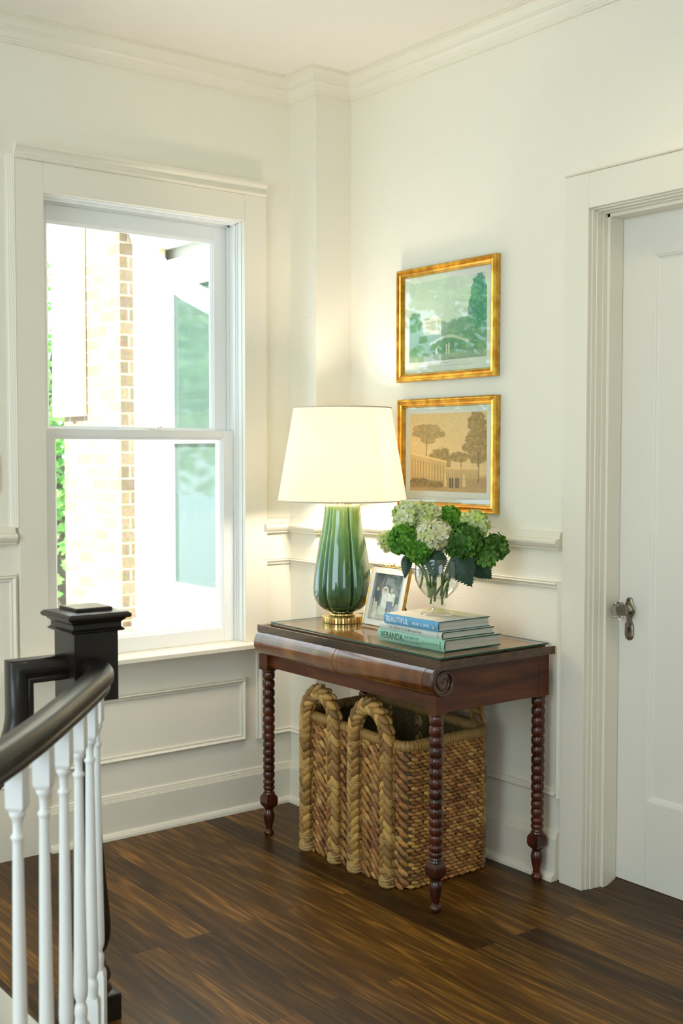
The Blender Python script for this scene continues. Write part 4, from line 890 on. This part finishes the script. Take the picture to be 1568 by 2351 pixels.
def braid(pts_, outn, seed, R_=.0240):
    m_ = MB(); r = random.Random(seed); P = [Vector(p) for p in pts_]
    L_ = [0]
    for a_, b_ in zip(P, P[1:]): L_.append(L_[-1]+(b_-a_).length)
    tot = L_[-1]; n = int(tot/.0265)
    def at(s_):
        s_ = max(0, min(tot-1e-5, s_)); i = max(k for k in range(len(L_)) if L_[k] <= s_); i = min(i, len(P)-2); q = (s_-L_[i])/(L_[i+1]-L_[i]); return P[i].lerp(P[i+1], q), (P[i+1]-P[i]).normalized()
    cols = [(.44, .245, .060), (.34, .18, .043), (.52, .31, .08), (.24, .12, .03)]
    for k in range(2*n):
        s_ = (k+.5)/(2*n)*tot; c_, t_ = at(s_); on = Vector(outn); sd_ = t_.cross(on).normalized(); on = sd_.cross(t_).normalized(); sgn = 1 if k % 2 else -1
        for face in (1, -1):
            a_ = (t_*math.cos(.62)+sd_*sgn*math.sin(.62)*1.0); b_ = on.cross(a_).normalized(); kk = r.uniform(.8, 1.15)*(1 if face == 1 else .8); cc = cols[r.randrange(4)]
            m_.ell(c_+sd_*sgn*R_*.46+on*face*R_*.28, (a_*R_*1.12*r.uniform(.92, 1.08), b_*R_*.52, on*R_*.62), 10, 7, col=tuple(x*kk for x in cc), tear=.25)
    m_.tube([at(tot*k/60)[0] for k in range(61)], R_*.55, 8, col=(.25, .16, .06))
    return m_, at, tot
def handle(y1, y2, x, side, seed, htop):
    zb = .012; pts_ = [(x, y1, zb)]; rad = abs(y2-y1)/2; ym = (y1+y2)/2; zs = htop-rad*1.25
    for k in range(1, 10): pts_.append((x, y1, zb+(zs-zb)*k/9))
    for k in range(1, 16):
        a_ = PI*k/16; pts_.append((x, ym+(y1-ym)*math.cos(a_), zs+rad*1.25*math.sin(a_)))
    for k in range(0, 10): pts_.append((x, y2, zs+(zb-zs)*k/9))
    m_, at, tot = braid(pts_, (side, 0, 0), seed)
    h = m_.build('braided_handle', STRAW, bk, smooth=60, attr=True)
    r = random.Random(seed)
    for yy in (y1, y2):
        for zc in (.395+r.uniform(-.01, .02), .270+r.uniform(-.02, .02), .135+r.uniform(-.02, .02), .048):
            tie = MB(); sl_ = r.uniform(-.006, .006); pth = []
            for k in range(49): a_ = 2*PI*k/16; pth.append((x+.0215*math.cos(a_), yy+.0265*math.sin(a_), zc+k/49*.014+sl_*math.sin(a_)*(1+.5*math.sin(k))))
            tie.tube(pth, .0018, 5, col=(.50, .33, .13)); tie.build('tie', STRAW, h, smooth=60, attr=True)
        ft = MB(); ft.lathe([(.018, .0), (.0245, .004), (.0255, .018), (.0245, .034), (.018, .042)], (x, yy), 20); ft.c = [(.44, .27, .09)]*len(ft.c)
        for q in range(3): ft.tube([(x+.0258*math.cos(k*PI/8), yy+.0258*math.sin(k*PI/8), .012+q*.009+.004*math.sin(k*PI/8+q)) for k in range(17)], .002, 5, col=(.52, .35, .13))
        ft.build('wrapped_end', STRAW, h, smooth=60, attr=True)
handle(-.522, -.680, BX0-.014, -1, 1, .552); handle(-.785, -.948, BX0-.014, -1, 2, .552)
handle(-.522, -.680, BX1+.012, 1, 3, .552); handle(-.790, -.955, BX1+.012, 1, 4, .552)

# ------------------------------------------------------------------ stair, newel, balustrade
NX, NY = -1.569, -1.164
nw = thing('newel_post', 'dark stained newel post with moulded square cap beside the stairs', 'newel post', (NX, NY, 0))
hs = .055
MB().square([(hs, .768), (hs, .930), (hs+.009, .931), (hs+.013, .935), (hs+.009, .938), (hs+.006, .941), (hs+.006, .951), (hs+.010, .956), (hs+.013, .957), (hs+.014, .961), (hs+.021, .962), (hs+.024, .966), (hs+.024, .971), (hs+.018, .976), (.052, .979), (.046, .980), (.046, .985), (.043, .987)], (NX, NY)).build('square_cap', EBONY, nw, smooth=20, bevel=.0008)
MB().lathe([(.046, .768), (.040, .755), (.032, .748), (.028, .735), (.030, .731), (.034, .727), (.030, .722), (.0285, .715), (.0270, .62), (.029, .52), (.034, .42), (.042, .32), (.048, .26), (.0510, .222), (.050, .195), (.044, .172), (.034, .156), (.027, .150), (.0265, .146), (.036, .141), (.0385, .135), (.038, .129), (.033, .125), (.044, .116), (.0495, .104), (.049, .094), (.042, .084), (.036, .080), (.050, .072), (.054, .062)], (NX, NY), 40).build('turned_shaft', EBONY, nw, smooth=50)
MB().square([(hs, 0), (hs, .060), (hs-.002, .063), (hs-.012, .066)], (NX, NY)).build('base_block', EBONY, nw, smooth=20)

hrp = []  # handrail section: (across, up)
HRW, HRH = .031, .056
for a_, b_ in ((-1, .44), (-.66, .36), (-.62, .28), (-.74, .22), (-.74, .05), (-.66, 0), (.66, 0), (.74, .05), (.74, .22), (.62, .28), (.66, .36), (1, .44), (1.0, .58), (.93, .74), (.74, .90), (.45, .985), (0, 1.0), (-.45, .985), (-.74, .90), (-.93, .74), (-1.0, .58)): hrp.append((a_*HRW, (b_-1)*HRH))
RT = .872
hr = thing('handrail', 'dark polished handrail curving from the newel towards the lower left', 'handrail', (-1.575, -1.22, RT))
ctl = [(-1.575, -1.218), (-1.588, -1.272), (-1.612, -1.322), (-1.645, -1.372), (-1.690, -1.430), (-1.757, -1.515), (-1.830, -1.606), (-1.915, -1.710), (-2.006, -1.815), (-2.10, -1.915), (-2.22, -2.03), (-2.34, -2.14)]
def smooth_path(c_, k_=6):
    out_ = []; 
    for i in range(len(c_)-1):
        p0 = Vector(c_[max(i-1, 0)]); p1 = Vector(c_[i]); p2 = Vector(c_[i+1]); p3 = Vector(c_[min(i+2, len(c_)-1)])
        for q in range(k_): t = q/k_; out_.append(.5*((2*p1)+(-p0+p2)*t+(2*p0-5*p1+4*p2-p3)*t*t+(-p0+3*p1-3*p2+p3)*t**3))
    return out_+[Vector(c_[-1])]
MB().sweep([(p_.x, p_.y, RT) for p_ in smooth_path(ctl)], hrp, (0, 0, 1)).build('curved_rail', EBONY, hr, smooth=50)
sr = thing('stair_rail', 'dark handrail dropping from the newel down the stairs on the left', 'handrail', (-1.63, NY, .87))
pth = [(-1.6235, 0, .878), (-1.7625, 0, .878), (-1.7625, 0, .760)]
for k in range(1, 9): a_ = math.radians(58*k/8); pth.append((-1.7625-.16*(1-math.cos(a_)), 0, .760-.16*math.sin(a_)))
lx, lz = pth[-1][0], pth[-1][2]; pth.append((lx-.8*math.sin(math.radians(52)), 0, lz-.8*math.cos(math.radians(52))))
sec = [(-y, x) for x, y in hrp]; 
MB().sweep([(x, NY+.004, z) for x, y, z in pth], sec, (0, -1, 0), flip=True).build('gooseneck_rail', EBONY, sr, smooth=50)

BLN = [('sixth', (-1.619, -1.316)), ('fifth', (-1.690, -1.433)), ('fourth', (-1.757, -1.522)), ('third', (-1.831, -1.616)), ('second', (-1.917, -1.723)), ('first', (-2.006, -1.820))]
LBL = ['white turned baluster closest to the dark newel post', 'white turned baluster, second out from the newel post', 'white turned baluster, third out from the newel post', 'white turned baluster, fourth out from the newel post', 'white turned baluster, second from the left edge of the photo', 'white turned baluster nearest the left edge of the photo']
bh = .0165
balp = [(0.0116, .742), (0.0132, .7415), (0.0140, .737), (0.0132, .732), (0.0100, .728), (0.0084, .720), (0.0080, .704), (0.0092, .701), (0.0118, .698), (0.0120, .694), (0.0092, .690), (0.0090, .684), (0.0100, .60), (0.0116, .45), (0.0134, .32), (0.0146, .262), (0.0144, .246), (0.0128, .236), (0.0102, .229), (0.0096, .224), (0.0116, .220), (0.0132, .213), (0.0136, .203), (0.0124, .196), (0.0124, .190), (0.0132, .182)]
proto = None
for i, (_, (x, y)) in enumerate(BLN):
    if proto is None:
        proto = thing('baluster', LBL[i], 'baluster', (x, y, 0), 'white balusters under the curved handrail')
        up_ = MB().square([(.0158, .748), (.0158, .817)], (x, y)); up_.square([(.0125, .742), (.0158, .750)], (x, y)); up_.build('top_block', BAL, proto, bevel=.001)
        MB().lathe(balp, (x, y), 32).build('turned_spindle', BAL, proto, smooth=50)
        MB().square([(.0158, 0), (.0158, .172), (.0130, .182)], (x, y)).build('bottom_block', BAL, proto, bevel=.001)
        parts = list(proto.children); proto.rotation_euler.z = math.radians(52)
    else:
        c_ = proto.copy(); COL.objects.link(c_); c_.location = (x, y, 0); c_['label'] = LBL[i]; c_.rotation_euler.z = math.radians((52, 53, 52, 51, 49, 46)[i])
        for p_ in parts: q = p_.copy(); COL.objects.link(q); q.parent = c_; q.matrix_parent_inverse = p_.matrix_parent_inverse.copy()

# stair steps going down to the left
for k in range(6):
    x1 = -1.64-.27*k; z1 = -.150*(k+1)
    struct(MB().box((x1-.29, -1.16, z1-.03), (x1-.004, -.012, z1)).build('trim_%d' % (20+2*k), FLOOR, bevel=.004), 'dark stair tread', 'stair tread') if k < 6 else None
    struct(MB().box((x1-.018, -1.16, z1), (x1, -.012, z1+.121)).build('trim_%d' % (21+2*k), TRIM), 'white stair riser', 'stair riser')
struct(MB().sweep([(-1.64, 0.0, -.030), (-1.64, -1.10, -.030)], [(0, 0), (.020, .004), (.026, .015), (.020, .026), (0, .030)], (0, 0, 1)).build('trim_13', FLOOR, smooth=40), 'rounded dark floor nosing at the stair edge', 'nosing')
fs = MB(); 
fs.sweep([(x, y, -.28) for x, y in FP[1:13]], [(0, 0), (.006, 0), (.006, .275), (0, .275)], (0, 0, 1))
struct(fs.build('trim_14', TRIM, smooth=20), 'white fascia board below the balustrade', 'fascia')
struct(MB().box((-4.8, -3.7, -1.95), (0.4, .2, -1.8)).build('floor_stairwell', FLOOR, smooth=0))
struct(MB().box((-1.60, -3.7, -1.8), (-1.55, .0, -.2)).build('wall_stairwell', WALL, smooth=0))

# ------------------------------------------------------------------ outside
struct(MB().box((-25, .3, -.9), (12, 30, -.6)).build('ground', GRAVEL, smooth=0), 'pale stone paving outside the window', 'ground')
ow = MB(); ow.box((.35, 2.43, -.6), (.60, 3.20, 3.6)); ow.box((.35, .165, -.6), (.60, 2.43, .34))
struct(ow.build('wall_outside', BRICKX, smooth=0), 'tan brick wall of the wing outside the window', 'wall')
struct(MB().box((.35, .165, 2.62), (.60, 2.43, 3.6)).build('trim_15', CREAM, smooth=0), 'cream fascia above the neighbouring window', 'fascia')
o2 = bpy.data.objects.new('window_2', None); COL.objects.link(o2); o2.location = (.48, 1.6, .5); struct(o2, 'white window of the neighbouring wing, seen through the tall window', 'window')
q = MB(); q.box((.434, 2.34, .34), (.56, 2.43, 2.62)); q.box((.434, .25, 2.50), (.56, 2.34, 2.62)); q.box((.434, .25, .34), (.56, 2.34, .44)); q.box((.434, .165, .34), (.56, .25, 2.62)); q.box((.40, .2, .34), (.60, 2.41, .39))
q.build('window_frame', OUTW, o2, bevel=.003)
MB().box((.470, 2.235, .44), (.54, 2.34, 2.50)).build('inner_casing', CREAM, o2, bevel=.003)
q = MB(); q.box((.49, 2.10, .44), (.54, 2.235, 2.42)); q.box((.49, .9, .44), (.54, 2.1, .62)); q.box((.49, .9, 2.26), (.54, 2.1, 2.42)); q.box((.49, .9, 1.40), (.54, 2.1, 1.45)); q.box((.49, .25, .44), (.54, .9, 2.5))
q.build('window_sash', OUTW, o2, bevel=.003)
MB().box((.515, .9, .62), (.520, 2.1, 2.26)).build('pane', DGLASS, o2, smooth=0)
struct(MB().box((.60, .165, -.6), (.75, 3.20, 3.6)).build('wall_wing', OUTW, smooth=0))
sh_ = thing('shutter', 'cream board shutter hung on the brick wall outside', 'shutter', (.33, 3.05, 1.57))
q = MB(); q.box((.315, 2.865, 1.572), (.345, 3.26, 3.4)); q.build('board', CREAM, sh_, bevel=.003)
q = MB(); [q.box((.300, y_, 1.572), (.3155, y_+.05, 3.4)) for y_ in (3.02, 3.21)]; q.build('batten', OUTW, sh_, bevel=.003)
ds = thing('downspout', 'white curved downspout crossing the top of the view outside', 'downspout', (.05, 1.6, 2.5))
pts_ = [(.05, 1.62, 3.3), (.045, 1.61, 2.80), (.035, 1.60, 2.55), (.03, 1.57, 2.42), (.035, 1.50, 2.32), (.055, 1.38, 2.22), (.09, 1.24, 2.13), (.13, 1.10, 2.06), (.18, .92, 1.98), (.24, .7, 1.9)]
pv = [Vector(p_) for p_ in pts_]; fine = []
for i in range(len(pv)-1):
    for k in range(5): fine.append(pv[i].lerp(pv[i+1], k/5))
MB().tube(fine+[pv[-1]], .052, 16).build('pipe', OUTW, ds, smooth=60)
def tree(label, x, y, h_, R_, cols, seed, n=2600, z0=-.6, ls=.11):
    t = thing('tree', label, 'tree', (x, y, z0), 'trees outside the window'); r = random.Random(seed)
    tk = MB(); tk.tube([(x, y, z0), (x+.05, y, z0+h_*.3), (x-.04, y+.05, z0+h_*.6), (x, y, z0+h_*.85)], lambda q: .10*(1-q)+.03, 10); tk.build('trunk', BARK, t, smooth=60)
    m_ = MB(); cl_ = [(Vector((r.uniform(-1, 1), r.uniform(-1, 1), r.uniform(-1, 1)))*R_*.72, R_*r.uniform(.32, .55)) for _ in range(16)]
    for i in range(n):
        cc, cr = cl_[r.randrange(16)]; d_ = Vector((r.gauss(0, 1), r.gauss(0, 1), r.gauss(0, 1))).normalized()*cr*r.uniform(.6, 1); c_ = Vector((x, y, z0+h_*.62))+Vector((cc.x, cc.y, cc.z*h_*.42/R_))+d_
        if c_.z < z0+.1: continue
        a_ = Vector((r.gauss(0, 1), r.gauss(0, 1), r.gauss(0, .6))).normalized(); b_ = a_.orthogonal().normalized(); s_ = ls*r.uniform(.6, 1.2); col = cols[r.randrange(len(cols))]; k0 = len(m_.v)
        m_.v += [tuple(c_), tuple(c_+a_*s_*.5+b_*s_*.35), tuple(c_+a_*s_), tuple(c_+a_*s_*.5-b_*s_*.35)]; m_.c += [col]*4; m_.f.append((k0, k0+1, k0+2, k0+3)); m_.m.append(0)
    m_.build('crown', FOLIAGE, t, smooth=0, attr=True, fixn=False)
TG = [(.20, .42, .09), (.28, .52, .13), (.15, .34, .08), (.36, .58, .18)]
tree('bright green tree just left of the brick wing outside', 1.55, 6.0, 3.6, 1.15, TG, 11, 3400, ls=.13)
tree('tall green tree further back on the left outside', -2.2, 7.6, 6.2, 1.7, TG, 12, 4200, ls=.17)
tree('green tree at the far left outside', -6.6, 6.4, 6.2, 1.8, TG, 13, 4200, ls=.17)
tree('shrubby green tree in the distance outside', -4.0, 13.2, 8.0, 2.6, TG, 14, 4600, ls=.24)
